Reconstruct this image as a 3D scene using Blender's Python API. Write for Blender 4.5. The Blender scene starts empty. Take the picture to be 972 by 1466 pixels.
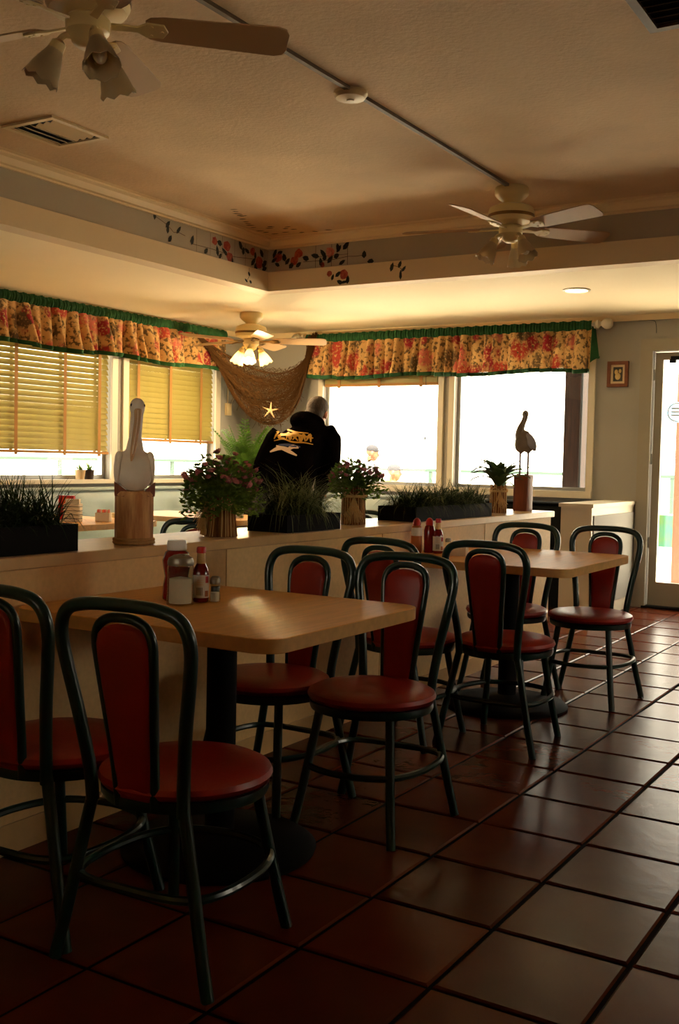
import bpy, bmesh, math, random
from mathutils import Vector, Matrix, Euler
from mathutils.bvhtree import BVHTree
random.seed(7)
sc = bpy.context.scene
COL = sc.collection
PI = math.pi
R = math.radians

# ------------------------------------------------------------------ camera, world, exposure
cam_d = bpy.data.cameras.new('camera')
cam = bpy.data.objects.new('camera', cam_d)
COL.objects.link(cam)
cam_d.sensor_fit = 'VERTICAL'
cam_d.sensor_height = 36.0
cam_d.lens = 1513.66 * 36.0 / 1466.0
cam_d.clip_start = 0.05
cam_d.clip_end = 300
CR = [[0.85382371, 0.52010666, 0.02177445], [0.04408708, -0.0305697, -0.99855987], [-0.518692, 0.85355407, -0.04903112]]
cam.matrix_world = Matrix(((CR[0][0], -CR[1][0], -CR[2][0], 0), (CR[0][1], -CR[1][1], -CR[2][1], 0),
                           (CR[0][2], -CR[1][2], -CR[2][2], 1.18), (0, 0, 0, 1)))
sc.camera = cam
sc.view_settings.view_transform = 'Standard'
sc.view_settings.look = 'None'
sc.view_settings.exposure = 1.0
sc.view_settings.gamma = 1.0
world = bpy.data.worlds.new('overcast_sky')
sc.world = world
world.use_nodes = True
bgn = world.node_tree.nodes['Background']
bgn.inputs[0].default_value = (1.0, 0.90, 0.69, 1)
bgn.inputs[1].default_value = 4.2
sun_d = bpy.data.lights.new('sun', 'SUN'); sun_d.energy = 30.0; sun_d.angle = R(0.6); sun_d.color = (1.0, 0.87, 0.66)
sun_o = bpy.data.objects.new('sun', sun_d); COL.objects.link(sun_o)
sun_o.rotation_euler = Vector((-0.20, 0.36, -0.91)).to_track_quat('-Z', 'Y').to_euler()   # high sun from behind the building
sc.cycles.max_bounces = 10
sc.cycles.diffuse_bounces = 6
sc.cycles.transparent_max_bounces = 16
sc.cycles.sample_clamp_indirect = 6.0
BULB_POWER = 55.0

# ------------------------------------------------------------------ materials
def lin(c):
    return tuple(((v / 255) / 12.92 if v <= 10 else (((v / 255) + 0.055) / 1.055) ** 2.4) for v in c)

def mat(name, rgb, rough=0.6, metal=0.0, noise=0.0, scale=8.0, bump=0.0, bscale=40.0, rnd=0.0, coat=0.0, stretch=None, rgb2=None, spec=0.5):
    m = bpy.data.materials.new(name)
    m.use_nodes = True
    nt = m.node_tree
    b = nt.nodes['Principled BSDF']
    c = lin(rgb)
    b.inputs['Base Color'].default_value = (*c, 1)
    b.inputs['Roughness'].default_value = rough
    b.inputs['Metallic'].default_value = metal
    b.inputs['Specular IOR Level'].default_value = spec
    b.inputs['Coat Weight'].default_value = coat
    tc = None
    def coords(sc3=None):
        t = nt.nodes.new('ShaderNodeTexCoord')
        mp = nt.nodes.new('ShaderNodeMapping')
        if sc3: mp.inputs['Scale'].default_value = sc3
        nt.links.new(t.outputs['Object'], mp.inputs['Vector'])
        return mp.outputs['Vector']
    col_out = None
    if noise > 0 or rgb2:
        n = nt.nodes.new('ShaderNodeTexNoise')
        n.inputs['Scale'].default_value = scale
        n.inputs['Detail'].default_value = 5
        nt.links.new(coords(stretch), n.inputs['Vector'])
        mx = nt.nodes.new('ShaderNodeMix'); mx.data_type = 'RGBA'
        c2 = lin(rgb2) if rgb2 else tuple(v * (1 - noise) for v in c)
        mx.inputs[6].default_value = (*c, 1); mx.inputs[7].default_value = (*c2, 1)
        rp = nt.nodes.new('ShaderNodeValToRGB')
        rp.color_ramp.elements[0].position = 0.35; rp.color_ramp.elements[1].position = 0.65
        nt.links.new(n.outputs['Fac'], rp.inputs[0]); nt.links.new(rp.outputs[0], mx.inputs[0])
        col_out = mx.outputs[2]
    if rnd > 0:
        oi = nt.nodes.new('ShaderNodeObjectInfo')
        hs = nt.nodes.new('ShaderNodeHueSaturation')
        mr = nt.nodes.new('ShaderNodeMapRange')
        mr.inputs[3].default_value = 1 - rnd; mr.inputs[4].default_value = 1 + rnd
        nt.links.new(oi.outputs['Random'], mr.inputs[0]); nt.links.new(mr.outputs[0], hs.inputs['Value'])
        if col_out: nt.links.new(col_out, hs.inputs['Color'])
        else: hs.inputs['Color'].default_value = (*c, 1)
        col_out = hs.outputs[0]
    if col_out: nt.links.new(col_out, b.inputs['Base Color'])
    if bump > 0:
        n = nt.nodes.new('ShaderNodeTexNoise'); n.inputs['Scale'].default_value = bscale
        n.inputs['Detail'].default_value = 4
        nt.links.new(coords(stretch), n.inputs['Vector'])
        bp = nt.nodes.new('ShaderNodeBump'); bp.inputs['Strength'].default_value = bump
        bp.inputs['Distance'].default_value = 0.01
        nt.links.new(n.outputs['Fac'], bp.inputs['Height']); nt.links.new(bp.outputs[0], b.inputs['Normal'])
    return m

def translucent(m, amount, rgb=None):
    nt = m.node_tree
    b = nt.nodes['Principled BSDF']; out = nt.nodes['Material Output']
    t = nt.nodes.new('ShaderNodeBsdfTranslucent')
    if rgb: t.inputs[0].default_value = (*lin(rgb), 1)
    else:
        src = b.inputs['Base Color']
        if src.is_linked: nt.links.new(src.links[0].from_socket, t.inputs[0])
        else: t.inputs[0].default_value = src.default_value
    mx = nt.nodes.new('ShaderNodeMixShader'); mx.inputs[0].default_value = amount
    nt.links.new(b.outputs[0], mx.inputs[1]); nt.links.new(t.outputs[0], mx.inputs[2])
    nt.links.new(mx.outputs[0], out.inputs[0])
    return m

def glass_mat(name, tint=(255, 255, 255), refl=0.06, rough=0.0):
    m = bpy.data.materials.new(name); m.use_nodes = True
    nt = m.node_tree; nt.nodes.remove(nt.nodes['Principled BSDF'])
    out = nt.nodes['Material Output']
    tr = nt.nodes.new('ShaderNodeBsdfTransparent'); tr.inputs[0].default_value = (*lin(tint), 1)
    gl = nt.nodes.new('ShaderNodeBsdfGlossy'); gl.inputs['Roughness'].default_value = rough
    fr = nt.nodes.new('ShaderNodeFresnel'); fr.inputs[0].default_value = 1.35 if refl < 0.1 else 1.5
    ior = fr.inputs[0].default_value
    ge = nt.nodes.new('ShaderNodeNewGeometry'); ma = nt.nodes.new('ShaderNodeMath'); ma.operation = 'MULTIPLY_ADD'   # same reflectance from both sides
    nt.links.new(ge.outputs['Backfacing'], ma.inputs[0]); ma.inputs[1].default_value = 1 / ior - ior; ma.inputs[2].default_value = ior
    nt.links.new(ma.outputs[0], fr.inputs[0])
    mx = nt.nodes.new('ShaderNodeMixShader')
    nt.links.new(fr.outputs[0], mx.inputs[0]); nt.links.new(tr.outputs[0], mx.inputs[1]); nt.links.new(gl.outputs[0], mx.inputs[2])
    nt.links.new(mx.outputs[0], out.inputs[0])
    return m

def emit_mat(name, rgb, strength):
    m = bpy.data.materials.new(name); m.use_nodes = True
    nt = m.node_tree; b = nt.nodes['Principled BSDF']
    b.inputs['Base Color'].default_value = (*lin(rgb), 1)
    b.inputs['Emission Color'].default_value = (*lin(rgb), 1)
    b.inputs['Emission Strength'].default_value = strength
    return m

M = {}
M['ceiling'] = mat('cream_ceiling_paint', (226, 196, 150), 0.8, noise=0.16, scale=1.6, bump=0.35, bscale=45)
M['soffit'] = mat('cream_soffit_paint', (250, 232, 190), 0.75, noise=0.04, scale=1.5, bump=0.08, bscale=60)
M['wall'] = mat('grey_cream_wall_paint', (154, 149, 138), 0.75, noise=0.05, scale=1.5, bump=0.1, bscale=80)
M['crown'] = mat('cream_moulding_paint', (236, 210, 160), 0.55)
M['band'] = mat('fascia_paint', (226, 200, 152), 0.6, noise=0.04, scale=2)
M['frieze'] = mat('grey_frieze_paint', (178, 164, 138), 0.75, noise=0.06, scale=2)
M['trimwhite'] = mat('white_window_paint', (212, 202, 178), 0.45)
M['doorpaint'] = mat('door_casing_paint', (152, 143, 124), 0.45, noise=0.05, scale=3)
M['alu'] = mat('grey_aluminium', (170, 170, 165), 0.35, metal=0.6)
M['glass'] = glass_mat('window_glass')
M['tile'] = mat('terracotta_tile', (98, 44, 22), 0.24, rnd=0.24, noise=0.3, scale=3.2, bump=0.10, bscale=14, rgb2=(86, 37, 19), spec=0.1)
M['grout'] = mat('dark_grout', (18, 12, 9), 0.95, spec=0.1)
M['darkwall'] = mat('tan_room_wall', (132, 106, 74), 0.85)
M['panelling'] = mat('dark_wood_panelling', (74, 48, 30), 0.7, noise=0.3, scale=5, stretch=(6, 6, 0.5))
M['ledge'] = mat('ledge_laminate', (226, 186, 126), 0.30, noise=0.1, scale=14, stretch=(1, 1, 1))
M['ledgeface'] = mat('ledge_face_laminate', (240, 202, 136), 0.6, noise=0.08, scale=60, bump=0.05, bscale=200)
M['table'] = mat('maple_laminate', (238, 176, 90), 0.42, noise=0.14, scale=5, stretch=(14, 1.2, 4), bump=0.03, bscale=80, spec=0.15)
M['tableedge'] = mat('maple_edge', (232, 182, 108), 0.4, noise=0.15, scale=30)
M['black'] = mat('black_iron', (10, 10, 10), 0.75, spec=0.15)
M['green'] = mat('dark_green_enamel', (12, 48, 42), 0.3, coat=0.25)
M['red'] = mat('oxblood_vinyl', (164, 40, 28), 0.38, noise=0.12, scale=6, bump=0.08, bscale=90)
M['blackvinyl'] = mat('black_green_vinyl', (8, 12, 12), 0.6, spec=0.12)
M['teal'] = mat('grey_teal_vinyl', (160, 174, 168), 0.42, noise=0.1, scale=5, bump=0.06, bscale=60)
M['fan'] = mat('cream_fan_enamel', (222, 200, 140), 0.4)
M['blade'] = mat('cream_fan_blade', (186, 150, 104), 0.5, noise=0.05, scale=4)
M['shade'] = translucent(mat('unlit_frosted_glass', (196, 176, 138), 0.35), 0.35)  # darker copy of the lit shade glass, toned down to look unlit
M['shade_lit'] = translucent(mat('lit_frosted_glass', (250, 240, 214), 0.3), 0.75)
M['bulb_on'] = emit_mat('lit_bulb', (255, 214, 140), 26)
M['bulb_off'] = mat('unlit_bulb', (236, 230, 214), 0.25)
M['can_on'] = emit_mat('lit_downlight', (255, 226, 170), 14)
M['vent'] = mat('cream_vent_metal', (224, 200, 150), 0.45)
M['dark'] = mat('dark_duct', (18, 14, 10), 0.9)
M['conduit'] = mat('brown_conduit', (96, 76, 52), 0.6)
M['blind'] = translucent(mat('olive_blind_slat', (158, 144, 76), 0.5, noise=0.1, scale=10), 0.07, (190, 176, 90))
M['tape'] = mat('tan_ladder_tape', (170, 122, 62), 0.8)
M['gtrim'] = mat('green_cotton', (28, 84, 36), 0.85, noise=0.25, scale=30)
M['wood'] = mat('weathered_log', (222, 168, 104), 0.6, noise=0.45, scale=9, stretch=(6, 6, 0.8), bump=0.4, bscale=30, rgb2=(178, 116, 58))
M['darkwood'] = mat('brown_post_wood', (138, 72, 36), 0.55, noise=0.35, scale=8, stretch=(8, 8, 0.8))
M['rope'] = mat('hemp_rope', (188, 142, 84), 0.9, bump=0.8, bscale=120)
M['pelwhite'] = mat('pelican_white', (238, 222, 198), 0.55, noise=0.14, scale=9, bump=0.2, bscale=30)
M['pelbeak'] = mat('pelican_beak', (206, 160, 112), 0.5, noise=0.25, scale=14)
M['bird'] = mat('bronze_bird', (112, 94, 76), 0.5, noise=0.4, scale=12, rgb2=(140, 118, 90))
M['birdwing'] = mat('grey_bird_wing', (176, 170, 168), 0.55, noise=0.3, scale=14)
M['birdhead'] = mat('pale_bird_head', (150, 136, 106), 0.55)
M['planter'] = mat('charcoal_planter', (17, 17, 17), 0.8, spec=0.15)
M['soil'] = mat('soil', (34, 24, 16), 0.95, bump=0.8, bscale=60)
M['grass'] = translucent(mat('grass_blades', (60, 78, 42), 0.6, noise=0.4, scale=10, spec=0.2), 0.3)
M['grass2'] = translucent(mat('olive_grass_blades', (138, 148, 92), 0.5, noise=0.4, scale=10), 0.35)
M['leaf'] = translucent(mat('mum_leaf', (124, 156, 62), 0.6, noise=0.4, scale=14, spec=0.2), 0.45)
M['bloom'] = mat('mauve_bloom', (206, 122, 116), 0.8, noise=0.3, scale=40, rnd=0.25)
M['fern'] = translucent(mat('fern_leaf', (92, 128, 40), 0.5, noise=0.35, scale=8, rnd=0.25), 0.4)
M['spider'] = translucent(mat('variegated_leaf', (92, 118, 66), 0.45, noise=0.5, scale=16, rnd=0.3), 0.35)
M['straw'] = mat('brown_straw', (172, 112, 54), 0.85, noise=0.5, scale=14, stretch=(8, 8, 0.5), rgb2=(112, 62, 26))
M['raffia'] = mat('raffia', (240, 204, 136), 0.8, noise=0.25, scale=20)
M['net'] = mat('brown_fishing_net', (78, 52, 24), 0.95, spec=0.1)
M['star'] = mat('dried_starfish', (190, 160, 116), 0.8, bump=0.5, bscale=150)
M['plastic'] = mat('ivory_plastic', (222, 200, 150), 0.4)
M['hoodie'] = mat('black_hoodie_cotton', (8, 6, 6), 1.0, bump=0.3, bscale=16, spec=0.0)
M['skin'] = mat('skin', (176, 112, 80), 0.55)
M['skin_out'] = mat('tanned_skin', (124, 66, 40), 0.6)
M['hair'] = mat('grey_brown_hair', (58, 40, 26), 0.85, noise=0.4, scale=40, stretch=(1, 1, 0.3), bump=0.6, bscale=120)
M['jeans'] = mat('dark_trousers', (26, 28, 36), 0.9)
M['pyellow'] = mat('hoodie_print_yellow', (196, 146, 44), 0.7)
M['pwhite'] = mat('hoodie_print_white', (226, 200, 170), 0.7)
M['pblue'] = mat('hoodie_print_blue', (60, 70, 110), 0.7)
M['ketchup'] = mat('ketchup_red', (132, 16, 12), 0.22, coat=0.4)
M['redcap'] = mat('red_cap', (186, 26, 18), 0.35)
M['whitecap'] = mat('white_cap', (232, 226, 214), 0.4)
M['sauce'] = mat('dark_red_sauce', (120, 18, 12), 0.15, coat=0.5)
M['label'] = mat('white_label', (226, 220, 208), 0.6)
M['print_red'] = mat('label_red', (190, 40, 34), 0.6)
M['print_black'] = mat('label_black', (30, 26, 24), 0.6)
M['neckband'] = mat('tan_neck_band', (214, 180, 120), 0.5)
M['sugar'] = mat('sugar', (240, 230, 206), 0.9, bump=0.3, bscale=400)
M['pepper'] = mat('ground_pepper', (70, 50, 34), 0.9)
M['chrome'] = mat('chrome_lid', (150, 142, 128), 0.42, metal=1.0)
M['clear'] = glass_mat('clear_tumbler_glass', (240, 244, 240), 0.2)
M['mustard'] = mat('amber_label', (176, 96, 30), 0.5)
M['paperwhite'] = mat('white_paper', (236, 224, 196), 0.8)
M['pink'] = mat('pink_packet', (214, 110, 110), 0.7)
M['orange'] = mat('orange_packet', (220, 110, 50), 0.7)
M['frame_w'] = mat('brown_picture_frame', (124, 66, 26), 0.45, noise=0.3, scale=30)
M['mount'] = mat('cream_mount', (214, 190, 150), 0.8)
M['picdark'] = mat('dark_picture_ground', (46, 40, 24), 0.6)
M['shell'] = mat('shell_motif', (206, 176, 110), 0.7)
M['deck'] = mat('pale_sun_bleached_deck', (206, 200, 188), 0.9, noise=0.08, scale=2)
M['unseen_ground'] = mat('dark_unseen_ground', (62, 58, 54), 0.9, noise=0.2, scale=3)  # tone picked dark to cut bounce onto the ceiling
M['rail'] = mat('sea_green_rail', (44, 66, 58), 0.6)
M['postwood'] = mat('dark_outdoor_post', (62, 34, 26), 0.7, noise=0.5, scale=6, stretch=(6, 6, 0.7), rgb2=(30, 16, 14))
M['beam'] = mat('tan_outdoor_beam', (74, 46, 28), 0.8)
M['turq'] = mat('turquoise_box', (16, 96, 86), 0.7, noise=0.4, scale=5, rgb2=(60, 96, 50))
M['wire'] = mat('dark_wire', (40, 40, 42), 0.6)
M['yellow'] = mat('yellow_shirt', (150, 120, 8), 0.9)
M['paleshirt'] = mat('pale_shirt', (96, 90, 98), 0.9)
M['greycap'] = mat('grey_cap', (34, 34, 40), 0.9)
M['sticker'] = translucent(mat('pale_blue_sticker', (190, 216, 236), 0.5), 0.75)
M['rose_p'] = mat('painted_rose', (150, 44, 32), 0.8, noise=0.45, scale=40, rgb2=(184, 92, 60))
M['rose_pink'] = mat('painted_pink_rose', (206, 140, 110), 0.8, noise=0.35, scale=40, rgb2=(190, 96, 70))
M['leaf_p'] = mat('painted_leaf', (34, 38, 22), 0.8)
M['vine_p'] = mat('painted_vine', (92, 66, 40), 0.8)
M['brass'] = mat('dull_brass', (120, 90, 40), 0.4, metal=0.8)
M['pot_d'] = mat('dark_clay_pot', (54, 40, 30), 0.7)
M['pot_l'] = mat('beige_clay_pot', (206, 176, 130), 0.7)

def floral():
    m = bpy.data.materials.new('rose_chintz'); m.use_nodes = True
    nt = m.node_tree; b = nt.nodes['Principled BSDF']; b.inputs['Roughness'].default_value = 0.9
    t = nt.nodes.new('ShaderNodeTexCoord')
    v = nt.nodes.new('ShaderNodeTexVoronoi'); v.inputs['Scale'].default_value = 6.2; v.inputs['Randomness'].default_value = 1
    n0 = nt.nodes.new('ShaderNodeTexNoise'); n0.inputs['Scale'].default_value = 14; n0.inputs['Detail'].default_value = 3
    add = nt.nodes.new('ShaderNodeMix'); add.data_type = 'RGBA'; add.inputs[0].default_value = 0.06
    nt.links.new(t.outputs['Object'], n0.inputs['Vector'])
    nt.links.new(t.outputs['Object'], add.inputs[6]); nt.links.new(n0.outputs['Color'], add.inputs[7])
    nt.links.new(add.outputs[2], v.inputs['Vector'])
    rose = nt.nodes.new('ShaderNodeValToRGB')
    e = rose.color_ramp.elements; e[0].position = 0.40; e[0].color = (1, 1, 1, 1); e[1].position = 0.58; e[1].color = (0, 0, 0, 1)
    nt.links.new(v.outputs['Distance'], rose.inputs[0])
    hue = nt.nodes.new('ShaderNodeValToRGB'); hue.color_ramp.interpolation = 'CONSTANT'
    h = hue.color_ramp.elements
    h[0].position = 0; h[0].color = (*lin((144, 30, 36)), 1); h[1].position = 0.3; h[1].color = (*lin((190, 100, 80)), 1)
    for p, c in ((0.5, (206, 160, 100)), (0.62, (166, 56, 40)), (0.82, (96, 74, 44))):
        q = h.new(p); q.color = (*lin(c), 1)
    sep = nt.nodes.new('ShaderNodeSeparateColor')
    nt.links.new(v.outputs['Color'], sep.inputs[0]); nt.links.new(sep.outputs[0], hue.inputs[0])
    n1 = nt.nodes.new('ShaderNodeTexNoise'); n1.inputs['Scale'].default_value = 30; n1.inputs['Detail'].default_value = 3
    nt.links.new(t.outputs['Object'], n1.inputs['Vector'])
    lf = nt.nodes.new('ShaderNodeValToRGB'); l = lf.color_ramp.elements
    l[0].position = 0.50; l[0].color = (0, 0, 0, 1); l[1].position = 0.60; l[1].color = (1, 1, 1, 1)
    nt.links.new(n1.outputs['Fac'], lf.inputs[0])
    base = nt.nodes.new('ShaderNodeMix'); base.data_type = 'RGBA'
    base.inputs[6].default_value = (*lin((200, 158, 98)), 1); base.inputs[7].default_value = (*lin((96, 74, 40)), 1)
    nt.links.new(lf.outputs[0], base.inputs[0])
    n2 = nt.nodes.new('ShaderNodeTexNoise'); n2.inputs['Scale'].default_value = 45
    nt.links.new(t.outputs['Object'], n2.inputs['Vector'])
    mm = nt.nodes.new('ShaderNodeMath'); mm.operation = 'MULTIPLY'
    nt.links.new(rose.outputs[0], mm.inputs[0])
    pr = nt.nodes.new('ShaderNodeValToRGB'); pr.color_ramp.elements[0].position = 0.34; pr.color_ramp.elements[1].position = 0.5
    nt.links.new(n2.outputs['Fac'], pr.inputs[0]); nt.links.new(pr.outputs[0], mm.inputs[1])
    fin = nt.nodes.new('ShaderNodeMix'); fin.data_type = 'RGBA'
    nt.links.new(mm.outputs[0], fin.inputs[0]); nt.links.new(base.outputs[2], fin.inputs[6]); nt.links.new(hue.outputs[0], fin.inputs[7])
    nt.links.new(fin.outputs[2], b.inputs['Base Color'])
    return translucent(m, 0.12)
M['floral'] = floral()

# ------------------------------------------------------------------ mesh builder
def catmull(pts, n=6, closed=False):
    P = [Vector(p) for p in pts]; out = []
    N = len(P)
    rng = range(N) if closed else range(N - 1)
    for i in rng:
        p0 = P[(i - 1) % N] if closed or i > 0 else P[0] * 2 - P[1]
        p1 = P[i]; p2 = P[(i + 1) % N]
        p3 = P[(i + 2) % N] if closed or i + 2 < N else P[-1] * 2 - P[-2]
        for k in range(n):
            t = k / n
            out.append(0.5 * ((2 * p1) + (p2 - p0) * t + (2 * p0 - 5 * p1 + 4 * p2 - p3) * t * t + (3 * p1 - p0 - 3 * p2 + p3) * t ** 3))
    if not closed: out.append(P[-1])
    return out

class MB:
    def __init__(s): s.v = []; s.f = []; s.m = Matrix.Identity(4)
    def add(s, verts, faces):
        o = len(s.v)
        s.v += [s.m @ Vector(p) for p in verts]
        s.f += [tuple(i + o for i in f) for f in faces]
        return s
    def box(s, x0, x1, y0, y1, z0, z1):
        v = [(x, y, z) for z in (z0, z1) for y in (y0, y1) for x in (x0, x1)]
        return s.add(v, [(0, 2, 3, 1), (4, 5, 7, 6), (0, 1, 5, 4), (2, 6, 7, 3), (0, 4, 6, 2), (1, 3, 7, 5)])
    def rings(s, rings, caps=True, closed=False):
        n = len(rings[0]); v = [p for r in rings for p in r]; f = []
        K = len(rings)
        for i in range(K if closed else K - 1):
            a = i * n; b = ((i + 1) % K) * n
            for j in range(n):
                f.append((a + j, a + (j + 1) % n, b + (j + 1) % n, b + j))
        if caps and not closed:
            f.append(tuple(range(n - 1, -1, -1))); f.append(tuple((K - 1) * n + j for j in range(n)))
        return s.add(v, f)
    def tube(s, pts, r, seg=10, closed=False, caps=True):
        P = [Vector(p) for p in pts]; K = len(P)
        rad = r if isinstance(r, (list, tuple)) else [r] * K
        T = []
        for i in range(K):
            a = P[(i - 1) % K] if closed or i > 0 else P[0]
            b = P[(i + 1) % K] if closed or i < K - 1 else P[-1]
            d = (b - a)
            T.append(d.normalized() if d.length > 1e-9 else Vector((0, 0, 1)))
        u = T[0].orthogonal().normalized(); rr = []
        for i in range(K):
            u = (u - T[i] * u.dot(T[i]))
            u = u.normalized() if u.length > 1e-6 else T[i].orthogonal().normalized()
            w = T[i].cross(u)
            rr.append([P[i] + (u * math.cos(2 * PI * j / seg) + w * math.sin(2 * PI * j / seg)) * rad[i] for j in range(seg)])
        return s.rings(rr, caps, closed)
    def lathe(s, prof, seg=24, c=(0, 0, 0), caps=True):
        rr = [[(c[0] + max(r, 1e-4) * math.cos(2 * PI * j / seg), c[1] + max(r, 1e-4) * math.sin(2 * PI * j / seg), c[2] + z) for j in range(seg)] for r, z in prof]
        return s.rings(rr, caps)
    def ell(s, c, r, seg=16, rg=10, rot=None):
        c = Vector(c); q = rot or Matrix.Identity(3); rr = []
        for i in range(rg + 1):
            t = -PI / 2 + PI * i / rg; ct = max(math.cos(t), 1e-3)
            rr.append([c + q @ Vector((r[0] * ct * math.cos(2 * PI * j / seg), r[1] * ct * math.sin(2 * PI * j / seg), r[2] * math.sin(t))) for j in range(seg)])
        return s.rings(rr)
    def prism(s, poly, z0, z1, bev=0.0):
        n = len(poly)
        if bev > 0:
            c = Vector((sum(p[0] for p in poly) / n, sum(p[1] for p in poly) / n))
            def off(b):
                o = []
                for i in range(n):
                    p = Vector(poly[i]); a = Vector(poly[i - 1]); d = Vector(poly[(i + 1) % n])
                    t = (d - a); nrm = Vector((t.y, -t.x)); nrm = nrm.normalized() if nrm.length > 0 else Vector((0, 0))
                    o.append(p - nrm * b)
                return o
            q = off(bev)
            rr = [[(p[0], p[1], z0) for p in q], [(p[0], p[1], z0 + bev) for p in poly], [(p[0], p[1], z1 - bev) for p in poly], [(p[0], p[1], z1) for p in q]]
        else:
            rr = [[(p[0], p[1], z0) for p in poly], [(p[0], p[1], z1) for p in poly]]
        return s.rings(rr)
    def strip(s, pts, widths, side):
        side = Vector(side); v = []; f = []
        for p, w in zip(pts, widths):
            p = Vector(p); v += [p - side * w / 2, p + side * w / 2]
        for i in range(len(pts) - 1): f.append((2 * i, 2 * i + 1, 2 * i + 3, 2 * i + 2))
        return s.add(v, f)
    def mesh(s, name, angle=40):
        me = bpy.data.meshes.new(name)
        me.from_pydata([tuple(p) for p in s.v], [], s.f)
        me.validate()
        if angle:
            me.shade_smooth(); me.set_sharp_from_angle(angle=R(angle))
        me.update()
        return me
    def build(s, name, m, parent=None, kind=None, angle=40, loc=None):
        return link(name, s.mesh(name, angle), m, parent, kind, loc)

def link(name, me, m, parent=None, kind=None, loc=None):
    if m is not None and not me.materials: me.materials.append(M[m] if isinstance(m, str) else m)
    o = bpy.data.objects.new(name, me); COL.objects.link(o)
    if parent: o.parent = parent
    if kind: o['kind'] = kind
    if loc: o.location = loc
    return o

def thing(name, label, cat, loc=(0, 0, 0), rz=0.0, group=None):
    o = bpy.data.objects.new(name, None); COL.objects.link(o)
    o.empty_display_size = 0.1
    o.location = loc; o.rotation_euler = (0, 0, rz)
    o['label'] = label; o['category'] = cat
    if group: o['group'] = group
    return o

def tag(o, label, cat, group=None):
    o['label'] = label; o['category'] = cat
    if group: o['group'] = group
    return o

def dup(root, loc, rz, label, group=None):
    r = root.copy(); COL.objects.link(r); r.location = loc; r.rotation_euler = (0, 0, rz); r['label'] = label
    if group: r['group'] = group
    for ch in list(root.children):
        c = ch.copy(); COL.objects.link(c); c.parent = r
        for g in list(ch.children):
            d = g.copy(); COL.objects.link(d); d.parent = c
    return r

def remesh(mb, voxel, smooth=2, name='body'):
    me = mb.mesh(name, 0)
    o = bpy.data.objects.new('temp', me); COL.objects.link(o)
    md = o.modifiers.new('r', 'REMESH'); md.mode = 'VOXEL'; md.voxel_size = voxel
    if smooth:
        ms = o.modifiers.new('s', 'SMOOTH'); ms.iterations = smooth; ms.factor = 0.5
    dg = bpy.context.evaluated_depsgraph_get()
    out = bpy.data.meshes.new_from_object(o.evaluated_get(dg))
    bpy.data.objects.remove(o); bpy.data.meshes.remove(me)
    out.name = name; out.shade_smooth()
    return out

def rrect(w, h, r, n=5, cx=0, cy=0):
    out = []
    for sx, sy, a0 in ((1, 1, 0), (-1, 1, 90), (-1, -1, 180), (1, -1, 270)):
        for k in range(n + 1):
            a = R(a0 + 90 * k / n)
            out.append((cx + sx * (w / 2 - r) + r * math.cos(a), cy + sy * (h / 2 - r) + r * math.sin(a)))
    return out

# ------------------------------------------------------------------ room shell
XL, YB, ZS, ZC = -6.53, 8.90, 2.445, 2.83
XR, YN = 3.4, -3.0
TX, TY = -4.69, 6.606

def structure(name, mb, m, parent=None, angle=40):
    o = mb.build(name, m, parent, None, angle)
    if parent is None: o['kind'] = 'structure'
    return o

# floor: grout slab with separate tiles
fl = structure('floor', MB().box(XL - 0.2, XR + 0.2, YN - 0.2, YB + 0.1, -0.12, -0.006), 'grout')
TSX, TSY, TX0, TY0 = 0.350, 0.3585, -1.016, 2.105
def tile_mb(w, h, tilt=(0, 0), mb=None, cx=0, cy=0):
    mb = mb or MB(); b = 0.006; rr = []
    for ins, z in ((0, -0.012), (0, -0.004), (b, 0.0)):
        rr.append([(cx + sx * (w / 2 - ins), cy + sy * (h / 2 - ins), z + (tilt[0] * sx + tilt[1] * sy if z > -0.01 else 0)) for sx, sy in ((1, 1), (-1, 1), (-1, -1), (1, -1))])
    return mb.rings(rr, caps=True)
tile_meshes = []
for k in range(6):
    me = tile_mb(TSX - 0.012, TSY - 0.012, (random.uniform(-.0012, .0012), random.uniform(-.0012, .0012))).mesh('tile', 20)
    me.materials.append(M['tile']); tile_meshes.append(me)
field = MB()
for i in range(-16, 13):
    for j in range(-15, 19):
        cx, cy = TX0 + (i + 0.5) * TSX, TY0 + (j + 0.5) * TSY
        if cx < XL or cx > XR or cy < YN or cy > YB: continue
        if (-2.45 < cx < 0.75 and 1.0 < cy) or (-2.95 < cx <= -2.45 and cy > 6.4):
            o = bpy.data.objects.new('tile', random.choice(tile_meshes)); COL.objects.link(o)
            o.location = (cx, cy, 0); o.parent = fl
        else:
            tile_mb(TSX - 0.012, TSY - 0.012, (0, 0), field, cx, cy)
field.build('tile_field', 'tile', fl, 'stuff', 20)

# ceiling: upper tray, soffit ring
structure('ceiling', MB().box(TX - 0.2, XR + 0.2, YN - 0.2, TY + 0.2, ZC, ZC + 0.1), 'ceiling')
sf = MB()
sf.box(XL - 0.2, TX - .02, YN - 0.2, YB + 0.2, ZS, ZS + 0.06)
sf.box(TX - .02, XR + 0.2, TY + .02, YB + 0.2, ZS, ZS + 0.06)
o = structure('ceiling.001', sf, 'soffit')

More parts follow.
